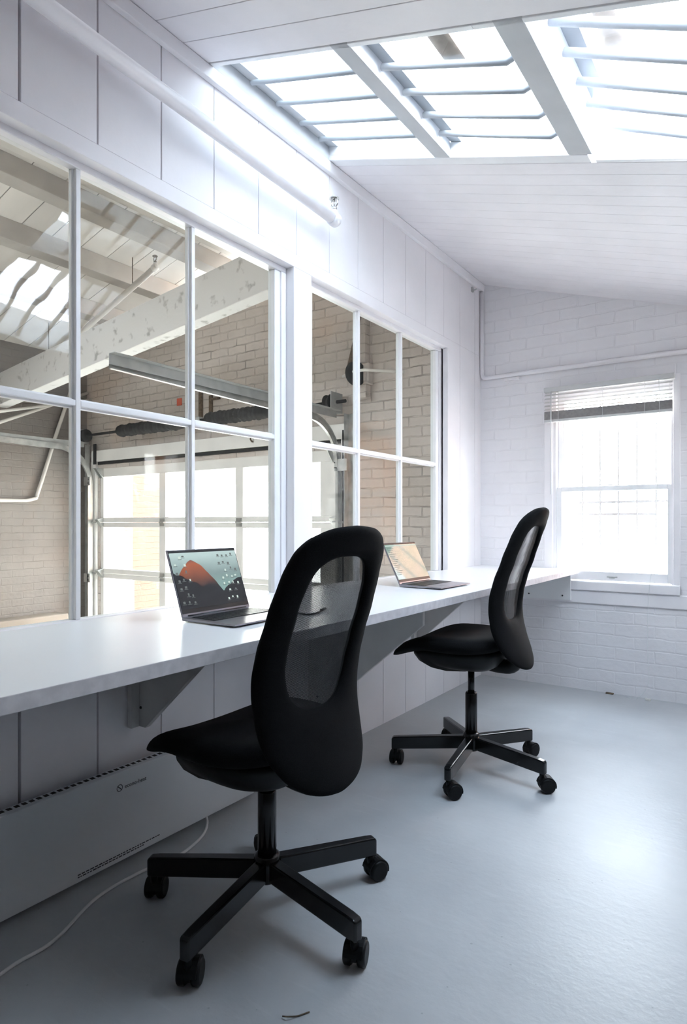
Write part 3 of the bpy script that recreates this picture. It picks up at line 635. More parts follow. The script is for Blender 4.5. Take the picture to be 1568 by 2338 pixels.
# conduits on the garage side wall
tag(tubes('wall_conduit', [(smoothpath([(GX+0.03,1.5,1.22),(GX+0.03,3.06,1.24),(GX+0.03,3.40,1.26),(GX+0.03,3.47,1.36),(GX+0.03,3.66,1.95),(GX+0.03,3.80,2.36),(GX+0.03,3.84,2.48)], 6), 0.018)], M['garagepaint']), 'painted conduit bending up the garage side wall', 'conduit')
tag(tubes('wall_conduit', [([(GX+0.05,1.4,1.83),(GX+0.05,2.9,1.90),(GX+0.05,4.0,2.42)], 0.016)], M['garagepaint']), 'thin painted conduit running diagonally above the left door track', 'conduit')
tag(tubes('wall_conduit', [([(GX+0.10,1.4,1.62),(GX+0.10,4.0,2.34)], 0.014)], M['garagepaint']), 'second thin conduit just below the diagonal one', 'conduit')
# garage sprinkler
def sprinkler(name, p0, p1, r, lab, head_metal, mat):
    root = empty(name, p0); tag(root, lab, 'sprinkler pipe')
    p0, p1 = Vector(p0), Vector(p1); d = (p1-p0).normalized()
    bm = bmesh.new(); tube(bm, [Vector((0,0,0)), p1-p0], r, 20); finish('pipe', bm, mat, root)
    e = p1-p0
    bm = bmesh.new(); tube(bm, [e-d*0.012, e-d*0.004, e+d*0.026, e+d*0.036], [r*1.10, r*1.24, r*1.22, r*0.9], 20)
    tube(bm, [e+d*0.012, e+d*0.012+Vector((0,0,r*1.6))], [r*0.8, r*0.62], 16); finish('elbow', bm, mat, root)
    h = e+d*0.012+Vector((0,0,r*1.6)); k = r/0.024
    bm = bmesh.new()
    lathe(bm, [(0.010*k,0),(0.012*k,0.004*k),(0.012*k,0.012*k),(0.006*k,0.016*k)], h, 12)
    for s in (-1, 1):
        tube(bm, smoothpath([h+Vector((s*0.006*k,0,0.014*k)), h+Vector((s*0.017*k,0,0.026*k)), h+Vector((s*0.015*k,0,0.042*k)), h+Vector((s*0.004*k,0,0.052*k))], 5), 0.0032*k, 8)
    tube(bm, [h+Vector((0,0,0.014*k)), h+Vector((0,0,0.05*k))], 0.003*k, 8)
    lathe(bm, [(0.004*k,0.050*k),(0.019*k,0.052*k),(0.021*k,0.050*k),(0.021*k,0.054*k),(0.012*k,0.060*k),(0.004*k,0.061*k)], h, 18)
    finish('sprinkler_head', bm, head_metal, root); return root
sprinkler('sprinkler_pipe', (0.078, -1.2, 2.455), (0.078, 2.205, 2.333), 0.024, 'thick white sprinkler pipe running along the board wall under the ceiling', M['chrome'], M['trimpaint'])
sprinkler('sprinkler_pipe', (-4.35, 3.30, 2.43), (-2.475, 3.30, 3.07), 0.024, 'off-white sprinkler pipe under the garage roof seen through the window', M['rust'], M['garagepaint'])
sp2 = [o for o in bpy.data.objects if o.name.startswith('sprinkler_pipe') and o.location.x < -1][0]
for x in (-4.0, -2.75):
    z = 2.43 + (x+4.35)*(0.64/1.875)
    tubes('pipe_hanger', [([(x-sp2.location.x, 0, z+0.02-sp2.location.z), (x-sp2.location.x, 0, groof(x)+0.005-sp2.location.z)], 0.004)], M['rust'], sp2, n=8)

# ------------------------------------------------------------------ desk
def desk():
    root = empty('desk', (0.0, 1.9, 0.0)); tag(root, 'long white wall-hung desk on triangular brackets', 'desk')
    y0, y1, oy = -0.6, YB-0.001, 1.9
    bm = bmesh.new(); box(bm, 0.003, 0.632, y0-oy, y1-oy, 0.709, 0.74)
    o = finish('desktop', bm, [M['desk'], M['deskedge']], root, 0.0015)
    for p in o.data.polygons:
        if p.normal.x > 0.9: p.material_index = 1
    def bracket(y, t, pr):
        bm = bmesh.new(); zb = pr[-1][1]
        A = [bm.verts.new((x, y-t/2-oy, z)) for x, z in pr]; B = [bm.verts.new((x, y+t/2-oy, z)) for x, z in pr]
        bm.faces.new(A); bm.faces.new(B[::-1])
        for i in range(5): bm.faces.new((A[i], B[i], B[(i+1)%5], A[(i+1)%5]))
        b = finish('bracket', bm, M['bracket'], root, 0.001)
        bm = bmesh.new(); box(bm, 0.002, 0.022, y-t/2-0.03-oy, y-t/2-0.0005-oy, zb, 0.708)
        finish('cleat', bm, M['bracket'], b, 0.001)
        for z in (zb+0.06, 0.67):
            bm = bmesh.new(); lathe(bm, [(0.0045,-0.002),(0.0045,0.0),(0.001,0.0005)], (0.030, y-t/2-0.0008-oy, z), 10, axis='y')
            finish('screw', bm, M['screw'], b)
    small = [(0.002,0.708),(0.405,0.708),(0.398,0.699),(0.049,0.388),(0.002,0.388)]
    bracket(1.262, 0.018, small); bracket(2.17, 0.018, [(0.002,0.708),(0.535,0.708),(0.535,0.628),(0.045,0.217),(0.002,0.217)]); bracket(3.085, 0.018, small)
    bm = bmesh.new(); box(bm, 0.003, 0.598, YB-0.034-oy, YB-0.0145-oy, 0.545, 0.708); b = finish('ledger', bm, M['desk'], root, 0.0015)
    for x in (0.339, 0.549):
        bm = bmesh.new(); lathe(bm, [(0.0055,-0.001),(0.0055,0.0),(0.001,0.0005)], (x, YB-0.0345-oy, 0.572), 10, axis='y')
        finish('screw', bm, M['screw'], b)
desk()

# ------------------------------------------------------------------ office chairs (faces +X locally)
def interp(tab, z):
    if z <= tab[0][0]: return tab[0][1]
    for (a, va), (b, vb) in zip(tab, tab[1:]):
        if z <= b:
            f = (z-a)/(b-a); f = f*f*(3-2*f)*0.35 + f*0.65
            return va+(vb-va)*f
    return tab[-1][1]
DPROF = [(0.42,0.232),(0.45,0.215),(0.50,0.190),(0.56,0.163),(0.62,0.147),(0.68,0.143),(0.74,0.150),(0.80,0.168),(0.88,0.200),(0.96,0.229),(1.02,0.254),(1.09,0.285)]
WPROF = [(0.444,0.0),(0.449,0.045),(0.460,0.088),(0.478,0.122),(0.505,0.152),(0.54,0.172),(0.58,0.184),(0.64,0.190),(0.72,0.200),(0.80,0.201),(0.90,0.196),(0.955,0.188),(0.995,0.181),(1.025,0.170),(1.05,0.148),(1.068,0.115),(1.079,0.072),(1.084,0.0)]
LEAN = 1.0
def back_pt(y, z, off=0.0):
    w = 0.215
    d = interp(DPROF, z)
    if z > 0.68: d = 0.143 + (d-0.143)*LEAN
    d = d + 0.034*(1-min(1, (y/w)**2)) + off
    return Vector((-d, y, z))
def outer(th, n):            # outline points by equal angle around (0, 0.78)
    pass
def make_chair(name, lift, label, group):
    root = empty(name); tag(root, label, 'chair', group)
    # outline of the backrest, walked from bottom up the right side and back
    zs = [WPROF[0][0] + (WPROF[-1][0]-WPROF[0][0])*(0.5-0.5*math.cos(PI*i/36)) for i in range(37)]
    right = [(interp(WPROF, z), z) for z in zs]; left = [(-w, z) for w, z in right[1:-1]][::-1]
    out2 = right + left
    def resample(pts, n):
        P = pts + [pts[0]]; L = [0]
        for a, b in zip(P, P[1:]): L.append(L[-1]+math.hypot(b[0]-a[0], b[1]-a[1]))
        res = []; j = 0
        for i in range(n):
            s = L[-1]*i/n
            while L[j+1] < s: j += 1
            f = (s-L[j])/max(1e-9, L[j+1]-L[j]); res.append((P[j][0]+(P[j+1][0]-P[j][0])*f, P[j][1]+(P[j+1][1]-P[j][1])*f))
        return res
    n = 96
    O = resample(out2, n)
    inn = []
    for i in range(200):
        a = -PI/2 + 2*PI*i/200
        e = 2/3.0
        hw = 0.124; zc, hz = 0.825, 0.184
        cx, sx = math.cos(a), math.sin(a)
        inn.append((hw*math.copysign(abs(cx)**e, cx)*(1.0+0.06*sx), zc+hz*math.copysign(abs(sx)**e, sx)))
    I = resample(inn, n)
    K = 7
    bm = bmesh.new(); grid_f = []; grid_b = []
    for k in range(K+1):
        f = k/K; edge = math.sqrt(max(0.0, 1-(2*f-1)**2))
        th = 0.010 + 0.012*edge
        rf, rb = [], []
        for (yo, zo), (yi, zi) in zip(O, I):
            y = yo+(yi-yo)*f; z = zo+(zi-zo)*f
            rf.append(bm.verts.new(back_pt(y, z, -th*0.55)+Vector((0,0,lift)))); rb.append(bm.verts.new(back_pt(y, z, th)+Vector((0,0,lift))))
        grid_f.append(rf); grid_b.append(rb)
    for k in range(K):
        for i in range(n):
            j = (i+1)%n
            bm.faces.new((grid_f[k][i], grid_f[k][j], grid_f[k+1][j], grid_f[k+1][i])); bm.faces.new((grid_b[k][i], grid_b[k+1][i], grid_b[k+1][j], grid_b[k][j]))
    for i in range(n):
        j = (i+1)%n
        bm.faces.new((grid_f[0][j], grid_f[0][i], grid_b[0][i], grid_b[0][j])); bm.faces.new((grid_f[K][i], grid_f[K][j], grid_b[K][j], grid_b[K][i]))
    back = finish('backrest', bm, M['black_fabric'], root, smooth=True)
    ss = back.modifiers.new('sub', 'SUBSURF'); ss.levels = 1; ss.render_levels = 1
    # mesh panel filling the opening
    bm = bmesh.new(); rings = []
    for k in range(9):
        s = 1.03*(1-k/8)
        rings.append([bm.verts.new(back_pt(yi*s, 0.825+(zi-0.825)*s, 0.003)+Vector((0,0,lift))) for yi, zi in I] if k < 8 else [bm.verts.new(back_pt(0, 0.825, 0.003)+Vector((0,0,lift)))])
    for A, B in zip(rings, rings[1:]):
        for i in range(n):
            j = (i+1)%n
            if len(B) > 1: bm.faces.new((A[i], A[j], B[j], B[i]))
            else: bm.faces.new((A[i], A[j], B[0]))
    geo = bm.verts[:]+bm.edges[:]+bm.faces[:]
    for k in (1, 2):                                        # three thin knit layers, one behind the other
        dup = bmesh.ops.duplicate(bm, geom=geo)
        bmesh.ops.translate(bm, verts=[v for v in dup['geom'] if isinstance(v, bmesh.types.BMVert)], vec=(0.0011*k, 0.0, 0.0))
    finish('mesh_panel', bm, M['mesh'], back, smooth=True)['label'] = 'see-through black mesh panel'
    # seat cushion
    zt = 0.576+lift
    def outline(a, s):
        c, sn = math.cos(a), math.sin(a); e = 2/3.2
        x = math.copysign(abs(c)**e, c); y = math.copysign(abs(sn)**e, sn)
        hw = 0.236 - 0.022*(x < 0)*abs(x)**2 - 0.02*max(0, x)**3
        return (0.055 + 0.245*x*s if x > 0 else 0.055 + 0.225*x*s, hw*y*s)
    bm = bmesh.new(); rings = []; m = 72
    prof = [(0.05,0.0,-0.010),(0.45,0.0,-0.009),(0.75,0.0,-0.002),(0.90,0.0,-0.003),(0.97,0.0,-0.012),(1.0,0.0,-0.028),(0.985,0.0,-0.044),(0.93,0.0,-0.058),(0.80,0.0,-0.068),(0.5,0,-0.075),(0.05,0,-0.076)]
    for s, _, dz in prof:
        r = []
        for i in range(m):
            x, y = outline(2*PI*i/m, s)
            droop = -0.085*max(0, (x-0.08)/0.21)**1.8 - 0.02*max(0,(-x-0.05)/0.12)*0
            thin = 1.0 if dz > -0.03 else 1.0-0.35*max(0, (x-0.05)/0.24)
            r.append(bm.verts.new((x, y, zt+dz*thin+droop)))
        rings.append(r)
    for A, B in zip(rings, rings[1:]):
        for i in range(m): bm.faces.new((A[i], A[(i+1)%m], B[(i+1)%m], B[i]))
    bm.faces.new(rings[0]); bm.faces.new(rings[-1][::-1])
    seat = finish('seat', bm, M['black_fabric'], root, smooth=True)
    ss = seat.modifiers.new('sub', 'SUBSURF'); ss.levels = 1; ss.render_levels = 1
    # pan and tilt mechanism under the seat
    bm = bmesh.new(); rings = []
    for s, z in ((0.88,0.515),(0.87,0.495),(0.81,0.470),(0.68,0.447),(0.48,0.431),(0.2,0.425)):
        r = []
        for i in range(48):
            x, y = outline(2*PI*i/48, 1.0); r.append(bm.verts.new((x*s*0.9-0.02-0.02*(1-s), y*s*0.92, z+lift-(0.012 if x > 0.2 else 0))))
        rings.append(r)
    for A, B in zip(rings, rings[1:]):
        for i in range(48): bm.faces.new((A[i], A[(i+1)%48], B[(i+1)%48], B[i]))
    bm.faces.new(rings[0]); bm.faces.new(rings[-1][::-1])
    finish('seat_pan', bm, M['black_plastic'], root, smooth=True)
    bm = bmesh.new(); tube(bm, smoothpath([(-0.05,0,0.455+lift),(-0.13,0,0.445+lift),(-0.185,0,0.455+lift),(-0.205,0,0.52+lift)], 5), [0.03]*15+[0.022], 12)
    finish('back_bracket', bm, M['black_plastic'], root)
    bm = bmesh.new(); box(bm, -0.075, -0.045, -0.235, -0.05, 0.436+lift, 0.447+lift); box(bm, -0.085, -0.035, -0.262, -0.222, 0.434+lift, 0.45+lift)
    finish('lever', bm, M['black_plastic'], root, 0.004)
    # column
    bm = bmesh.new(); tube(bm, [(0,0,0.30),(0,0,0.42+lift)], 0.0135, 20); finish('gas_lift', bm, M['black_metal'], root)
    bm = bmesh.new(); tube(bm, [(0,0,0.10),(0,0,0.316),(0,0,0.322)], [0.0245,0.0245,0.021], 24); finish('column', bm, M['black_metal'], root)
    bm = bmesh.new(); tube(bm, [(0,0,0.082),(0,0,0.088),(0,0,0.15),(0,0,0.156)], [0.026,0.034,0.034,0.027], 24); finish('hub', bm, M['black_metal'], root)
    # five legs with twin-wheel castors
    for k in range(5):
        a = math.radians(CH_ROT + 72*k); ca, sa = math.cos(a), math.sin(a)
        R = lambda x, y, z: (x*ca-y*sa, x*sa+y*ca, z)
        bm = bmesh.new()
        def sect(x, z0, z1, hw): return [R(x,-hw,z0), R(x,hw,z0), R(x,hw,z1), R(x,-hw,z1)]
        secs = [sect(0.028,0.090,0.142,0.017), sect(0.302,0.072,0.124,0.014), sect(0.324,0.070,0.121,0.013), sect(0.330,0.071,0.114,0.011)]
        V = [[bm.verts.new(p) for p in s] for s in secs]
        for A, B in zip(V, V[1:]):
            for i in range(4): bm.faces.new((A[i], A[(i+1)%4], B[(i+1)%4], B[i]))
        bm.faces.new(V[0][::-1]); bm.faces.new(V[-1])
        leg = finish('leg', bm, M['black_metal'], root, 0.004)
        bm = bmesh.new()
        sw = CASTOR[k]; cx, cy, _ = R(0.314, 0, 0)
        # castor local: trail direction sw (world of chair)
        cs, sn = math.cos(sw), math.sin(sw)
        T = lambda x, y, z: Vector((cx+x*cs-y*sn, cy+x*sn+y*cs, z))
        def wheel(yc, half):
            rings = []
            for dy, r in ((-half,0.020),(-half,0.025),(-half*0.6,0.0282),(half*0.6,0.0282),(half,0.025),(half,0.020)):
                rings.append([bm.verts.new(T(0.018+r*math.cos(t), yc+dy, 0.0286+r*math.sin(t))) for t in [2*PI*i/24 for i in range(24)]])
            for A, B in zip(rings, rings[1:]):
                for i in range(24):
                    f = bm.faces.new((A[i], A[(i+1)%24], B[(i+1)%24], B[i])); f.smooth = True
            bm.faces.new(rings[0]); bm.faces.new(rings[-1][::-1])
        wheel(-0.0165, 0.0095); wheel(0.0165, 0.0095)
        # hood over the wheels
        hp = []
        for i in range(13):
            t = -0.25 + (PI+0.1)*i/12
            hp.append((0.018+0.0328*math.cos(t), 0.0286+0.0328*math.sin(t)))
        for sgn in (-1, 1):
            pass
        A = [bm.verts.new(T(x,-0.021,z)) for x, z in hp]; B = [bm.verts.new(T(x,0.021,z)) for x, z in hp]
        A2 = [bm.verts.new(T(0.018+(x-0.018)*0.9,-0.021,0.0286+(z-0.0286)*0.9)) for x, z in hp]; B2 = [bm.verts.new(T(0.018+(x-0.018)*0.9,0.021,0.0286+(z-0.0286)*0.9)) for x, z in hp]
        for i in range(12):
            bm.faces.new((A[i],A[i+1],B[i+1],B[i])); bm.faces.new((A2[i],B2[i],B2[i+1],A2[i+1])); bm.faces.new((A[i],A2[i],A2[i+1],A[i+1])); bm.faces.new((B[i],B[i+1],B2[i+1],B2[i]))
        bm.faces.new((A[0],B[0],B2[0],A2[0])); bm.faces.new((A[-1],A2[-1],B2[-1],B[-1]))
        c1 = [bm.verts.new(T(x,y,z)) for z in (0.02,0.058) for x, y in ((-0.006,-0.006),(0.03,-0.006),(0.03,0.006),(-0.006,0.006))]
        for f in ((0,3,2,1),(4,5,6,7),(0,1,5,4),(1,2,6,5),(2,3,7,6),(3,0,4,7)): bm.faces.new([c1[i] for i in f])
        tube(bm, [T(0,0,0.045), T(0,0,0.075)], 0.009, 12)
        finish('castor', bm, M['black_plastic'], leg)
    return root
CH_YAW = 178.0; LEAN = 0.87
CH_ROT = -81.5-CH_YAW
CASTOR = [-1.0, -1.2, -2.0, 2.9, -1.0]
c1 = make_chair('office_chair', -0.068, 'black mesh-back swivel chair set low in front of the nearer laptop', 'office chairs at the desk')
c1.location = (0.552, 1.250, 0); c1.rotation_euler = (0,0,math.radians(CH_YAW))
CASTOR = [2.4, 0.6, -0.6, 1.3, 3.0]
CH_YAW = 184.0; LEAN = 0.90; CH_ROT = -82.0-CH_YAW; CASTOR = [-2.3, -2.6, -2.0, -1.5, -1.4]
c2 = make_chair('office_chair', 0.0, 'black mesh-back swivel chair raised higher, nearer the brick end wall', 'office chairs at the desk')
c2.location = (0.608, 2.452, 0); c2.rotation_euler = (0,0,math.radians(CH_YAW))

for c, off in ((c1, (0.006, 0.005, 0)), (c2, (0.009, 0.006, 0))):      # the seat sits a touch off the column axis
    for ch in c.children:
        if ch.name.split('.')[0] in ('backrest', 'seat', 'seat_pan', 'back_bracket', 'lever'): ch.location = off

# ------------------------------------------------------------------ laptops (screen faces +X locally, hinge along Y)
def laptop(loc, rz, lean, scr, label, icons):
    root = empty('laptop', loc, rz); tag(root, label, 'laptop', 'laptops on the desk')
    W, Dp = 0.282, 0.206
    bm = bmesh.new(); hexa(bm, [(0.0,-W/2,0.002),(Dp,-W/2,0.004),(Dp,W/2,0.004),(0.0,W/2,0.002),(0.0,-W/2,0.0135),(Dp,-W/2,0.0085),(Dp,W/2,0.0085),(0.0,W/2,0.0135)])
    base = finish('base', bm, M['laptop'], root, 0.003)
    zf = lambda x: 0.0135-0.005*x/Dp
    bm = bmesh.new()
    hexa(bm, [(0.028,-0.130,zf(0.028)),(0.118,-0.130,zf(0.118)),(0.118,0.130,zf(0.118)),(0.028,0.130,zf(0.028)),(0.028,-0.130,zf(0.028)+0.0006),(0.118,-0.130,zf(0.118)+0.0006),(0.118,0.130,zf(0.118)+0.0006),(0.028,0.130,zf(0.028)+0.0006)])
    for r in range(5):
        for c in range(14):
            x0 = 0.031+r*0.0173; y0 = -0.1265+c*0.0181
            hexa(bm, [(x0,y0,zf(x0)),(x0+0.0152,y0,zf(x0+0.0152)),(x0+0.0152,y0+0.016,zf(x0+0.0152)),(x0,y0+0.016,zf(x0)),(x0,y0,zf(x0)+0.0016),(x0+0.0152,y0,zf(x0+0.0152)+0.0016),(x0+0.0152,y0+0.016,zf(x0+0.0152)+0.0016),(x0,y0+0.016,zf(x0)+0.0016)])
    finish('keyboard', bm, M['laptop_dark'], base)
    bm = bmesh.new(); hexa(bm, [(0.128,-0.052,zf(0.128)),(0.205,-0.052,zf(0.205)),(0.205,0.052,zf(0.205)),(0.128,0.052,zf(0.128)),(0.128,-0.052,zf(0.128)+0.0003),(0.205,-0.052,zf(0.205)+0.0003),(0.205,0.052,zf(0.205)+0.0003),(0.128,0.052,zf(0.128)+0.0003)])
    finish('touchpad', bm, M['laptop'], base)
    # lid is its own frame: local x across, z up the lid, front face at -y ... placed by a pivot
    lid = finish('lid', (lambda b: (box(b, -W/2, W/2, 0.0, 0.0055, 0.0, 0.203), b)[1])(bmesh.new()), M['laptop'], root, 0.0025)
    lid.location = (0.004, 0, 0.011)
    lid.rotation_euler = Matrix(((0, -1, 0), (1, 0, 0), (0, 0, 1))).to_euler()
    lid.rotation_mode = 'XYZ'
    Rm = Matrix.Rotation(PI/2, 3, 'Z')                        # local -y (screen face) -> +x
    Rl = Matrix.Rotation(-lean, 3, 'Y')                       # lean back, away from +x
    lid.rotation_euler = (Rl @ Rm).to_euler()
    boxes('bezel', [(-W/2+0.003, W/2-0.003, -0.0006, 0.0002, 0.010, 0.200)], M['laptop_dark'], lid)
    s = boxes('screen', [(-0.136, 0.136, -0.0003, 0.0003, 0.0, 0.170)], scr, lid, loc=(0, -0.0009, 0.022))
    if icons:
        rr = random.Random(3)
        spots = [(-0.122+0.019*i, 0.156-0.023*j) for i in range(3) for j in range(7)] + [(0.055+0.02*i, 0.156-0.023*j) for i in range(4) for j in range(7)]
        for (x, z) in spots:
            if rr.random() < 0.25: continue
            x += rr.uniform(-0.004,0.004); z += rr.uniform(-0.004,0.004); w_ = rr.uniform(0.0022,0.0042); h_ = rr.uniform(0.0022,0.0038)
            br = 0 if (z < 0.1 and x > 0 and rr.random() < 0.7) or rr.random() < 0.15 else 1
            bm = bmesh.new(); box(bm, x-w_, x+w_, -0.0016, -0.0012, z+0.022-h_, z+0.022+h_, br)
            box(bm, x-0.007, x+0.007, -0.0016, -0.0012, z+0.022-h_-0.003, z+0.022-h_-0.0018, 1)
            finish('desktop_icon', bm, [M['icon'], M['icon_dim']], lid)
    else:
        bm = bmesh.new()
        for k in range(15): box(bm, -0.126, -0.126+0.03+0.012*((k*7)%3), -0.0016, -0.0012, 0.045+0.009*k, 0.0465+0.009*k, 1)
        box(bm, -0.134, 0.134, -0.0016, -0.0012, 0.184, 0.188, 0)
        finish('page_lines', bm, [M['icon'], M['icon_dim']], lid)
    bm = bmesh.new(); tube(bm, [(0.003,-0.12,0.011),(0.003,0.12,0.011)], 0.0052, 10); finish('hinge', bm, M['laptop_dark'], root)
    return root
laptop((0.262, 1.352, 0.7405), math.radians(1), math.radians(20), M['screen_land'], 'grey laptop with cliff picture and icons, open beside the nearer chair', True)
laptop((0.292, 2.555, 0.7405), math.radians(-2), math.radians(27), M['screen_page'], 'grey laptop with bright reflections on its screen, farther along the desk', False)
tag(tubes('black_cable', [(smoothpath([(0.40,1.54,0.743),(0.445,1.52,0.743),(0.482,1.512,0.743),(0.484,1.55,0.743),(0.465,1.61,0.743)], 8), 0.0028), ([(0.375,1.552,0.745),(0.405,1.538,0.745)], 0.006), ([(0.467,1.60,0.745),(0.454,1.64,0.745)], 0.0045)], M['cable_black']), 'short black cable lying on the desk behind the nearer chair back', 'cable')

# ------------------------------------------------------------------ wall heater
def heater():
    y0, y1, xf = -0.10, 1.735, 0.058
    root = empty('wall_heater', (0.0, 1.0, 0.02)); tag(root, 'flat white electric panel heater on the wall under the desk', 'heater')
    oy, oz = 1.0, 0.02
    bm = bmesh.new(); box(bm, xf-0.012, xf, y0-oy, y1-oy, 0.0, 0.265); box(bm, 0.012, xf-0.012, y0+0.006-oy, y1-0.006-oy, 0.008, 0.262)
    for yy in (0.2, 1.5): box(bm, 0.0, 0.012, yy-oy, yy+0.06-oy, 0.05, 0.22)
    body = finish('panel', bm, M['heater'], root, 0.003)
    bm = bmesh.new(); y = y0+0.02
    while y < y1-0.03: box(bm, 0.020, 0.034, y-oy, y+0.012-oy, 0.2615, 0.2627); y += 0.02
    finish('vent_slots', bm, M['gap'], body)
    # printed mark: ring with a diagonal bar, and lettering
    bm = bmesh.new(); cy, cz, R0, R1 = 1.155-oy, 0.218, 0.0085, 0.0105
    ra = [bm.verts.new((xf+0.0006, cy+R0*math.cos(2*PI*i/32), cz+R0*math.sin(2*PI*i/32))) for i in range(32)]
    rb = [bm.verts.new((xf+0.0006, cy+R1*math.cos(2*PI*i/32), cz+R1*math.sin(2*PI*i/32))) for i in range(32)]
    for i in range(32): bm.faces.new((ra[i], ra[(i+1)%32], rb[(i+1)%32], rb[i]))
    bm.faces.new([bm.verts.new((xf+0.0006, cy+a, cz+b)) for a, b in ((-0.0070,0.0052),(-0.0052,0.0070),(0.0070,-0.0052),(0.0052,-0.0070))])
    finish('printed_ring', bm, M['print'], body)
    def text(s, y, z, size, nm):
        cu = bpy.data.curves.new(nm, 'FONT'); cu.body = s; cu.size = size; cu.extrude = 0.0001
        o = bpy.data.objects.new(nm, cu); COL.objects.link(o); o.parent = body
        o.rotation_euler = (PI/2, 0, PI/2); o.location = (xf+0.0006, y-oy, z); cu.materials.append(M['print'])
        me = bpy.data.meshes.new_from_object(o); p = bpy.data.objects.new(nm, me); COL.objects.link(p); p.parent = body
        p.rotation_euler = o.rotation_euler; p.location = o.location; bpy.data.objects.remove(o); p.name = nm
    text('econo-heat', 1.172, 0.2115, 0.017, 'lettering')
    bm = bmesh.new(); rr = random.Random(5)
    for z in (0.020, 0.0135):
        y = 1.02
        while y < (1.30 if z > 0.018 else 1.24):
            w_ = rr.uniform(0.004, 0.012); box(bm, xf+0.0003, xf+0.0006, y-oy, y+w_-oy, z, z+0.0032); y += w_+0.003
    finish('small_print_lines', bm, M['print'], body)
    P = smoothpath([(0.045,1.50,0.02),(0.07,1.49,-0.012),(0.12,1.42,-0.0155),(0.15,1.30,-0.0155),(0.13,1.16,-0.0155),(0.14,1.02,-0.0155),(0.21,0.86,-0.0155),(0.215,0.75,-0.0155),(0.26,0.62,-0.0155),(0.45,0.50,-0.0155)], 8)
    tubes('power_cord', [([Vector((p.x, p.y-oy, p.z)) for p in P], 0.0042)], M['cable_white'], root)
heater()

# ------------------------------------------------------------------ blind on the sash window
def blind():
    root = empty('venetian_blind', (0.80, YB, 1.86)); tag(root, 'white venetian blind drawn up at the top of the sash window', 'blind')
    ox, oy, oz = root.location; x0, x1 = 0.442, 1.160
    yb = YB-0.042
    B = lambda *b: (b[0]-ox, b[1]-ox, b[2]-oy, b[3]-oy, b[4]-oz, b[5]-oz)
    boxes('headrail', [B(x0,x1+0.012,yb-0.02,yb+0.028,1.838,1.868)], M['blind'], root, 0.003)
    bm = bmesh.new()
    for k in range(5):
        z = 1.822-0.022*k; t = 0.5
        hexa(bm, [(x0-ox,yb-0.012-oy,z-0.007-oz),(x1-ox,yb-0.012-oy,z-0.007-oz),(x1-ox,yb+0.012-oy,z+0.006-oz),(x0-ox,yb+0.012-oy,z+0.006-oz),(x0-ox,yb-0.012-oy,z-0.006-oz),(x1-ox,yb-0.012-oy,z-0.006-oz),(x1-ox,yb+0.012-oy,z+0.007-oz),(x0-ox,yb+0.012-oy,z+0.007-oz)])
    finish('open_slats', bm, M['blind'], root)
    bm = bmesh.new()
    for k in range(14): box(bm, *B(x0,x1,yb-0.0125,yb+0.0125,1.669+0.0036*k,1.6705+0.0036*k))
    box(bm, *B(x0+0.002,x1-0.002,yb-0.0105,yb+0.0105,1.668,1.719)); finish('gathered_slats', bm, M['blind_stack'], root)['label'] = 'grey stack of gathered slats'
    boxes('bottom_rail', [B(x0,x1,yb-0.014,yb+0.014,1.652,1.668)], M['blind'], root, 0.003)
    for x in (0.53, 0.79, 1.02):
        tubes('ladder_cord', [([(x-ox,yb-0.0145-oy,1.84-oz),(x-ox,yb-0.0155-oy,1.652-oz)], 0.0014)], M['cord'], root, n=6)
    tubes('tilt_wand', [([(0.488-ox,yb-0.024-oy,1.84-oz),(0.488-ox,yb-0.022-oy,1.20-oz)], 0.0032)], M['cord'], root, n=8)
    P = smoothpath([(1.095,yb-0.022,1.85),(1.095,yb-0.022,1.6),(1.07,yb-0.012,0.9),(1.04,yb-0.006,0.62),(1.03,yb+0.01,0.3),(1.035,yb+0.012,0.1),(0.98,yb-0.01,0.005),(0.92,yb+0.0,0.002)], 6)
    tubes('pull_cord', [([(p.x-ox,p.y-oy,p.z-oz) for p in P], 0.0013)], M['cord'], root, n=6)
blind()

# ------------------------------------------------------------------ conduit and fittings
tag(tubes('corner_conduit', [([(0.016, YB-0.018, 2.57), (0.016, YB-0.018, 2.02)] + [(0.016+0.03*(1-math.cos(a)), YB-0.018, 2.02-0.03*math.sin(a)) for a in (0.5, 1.0, PI/2)] + [(1.95, YB-0.018, 1.985)], 0.0135)], M['trimpaint']), 'white conduit dropping down the corner and crossing the end wall', 'conduit')
tag(boxes('conduit_clip', [(0.17, 0.27, YB-0.022, YB, 1.955, 1.974)], M['trimpaint'], bevel=0.003), 'small white clip just under the conduit on the end wall', 'clip')
bm = bmesh.new(); box(bm, 0.0, 0.012, 3.86, 3.885, 2.535, 2.565); tube(bm, [(0.012,3.872,2.545),(0.03,3.872,2.545),(0.036,3.872,2.552)], 0.004, 8)
tag(finish('cord_hook', bm, M['galv'], bevel=0.001), 'tiny metal hook on the board wall near the far corner', 'hook')
# floor litter
tag(tubes('wire_scrap', [(smoothpath([(0.819,0.997,0.004),(0.832,1.0,0.007),(0.843,1.018,0.002),(0.856,1.04,0.002)], 5), 0.0014)], M['rust']), 'short bent wire scrap on the floor at the bottom edge', 'scrap')
bm = bmesh.new(); box(bm, 0,0.03,0,0.012,0,0.012); tag(finish('paint_flake', bm, M['plug'], bevel=0.003, loc=(1.02, YB-0.05, 0.0)), 'white chip on the floor against the brick wall under the window', 'chip')
bm = bmesh.new(); box(bm, 0,0.045,0,0.02,0,0.008); tag(finish('paint_flake', bm, M['rust'], bevel=0.003, loc=(0.80, YB-0.03, 0.0)), 'dark crumbled chip on the floor against the brick wall', 'chip')

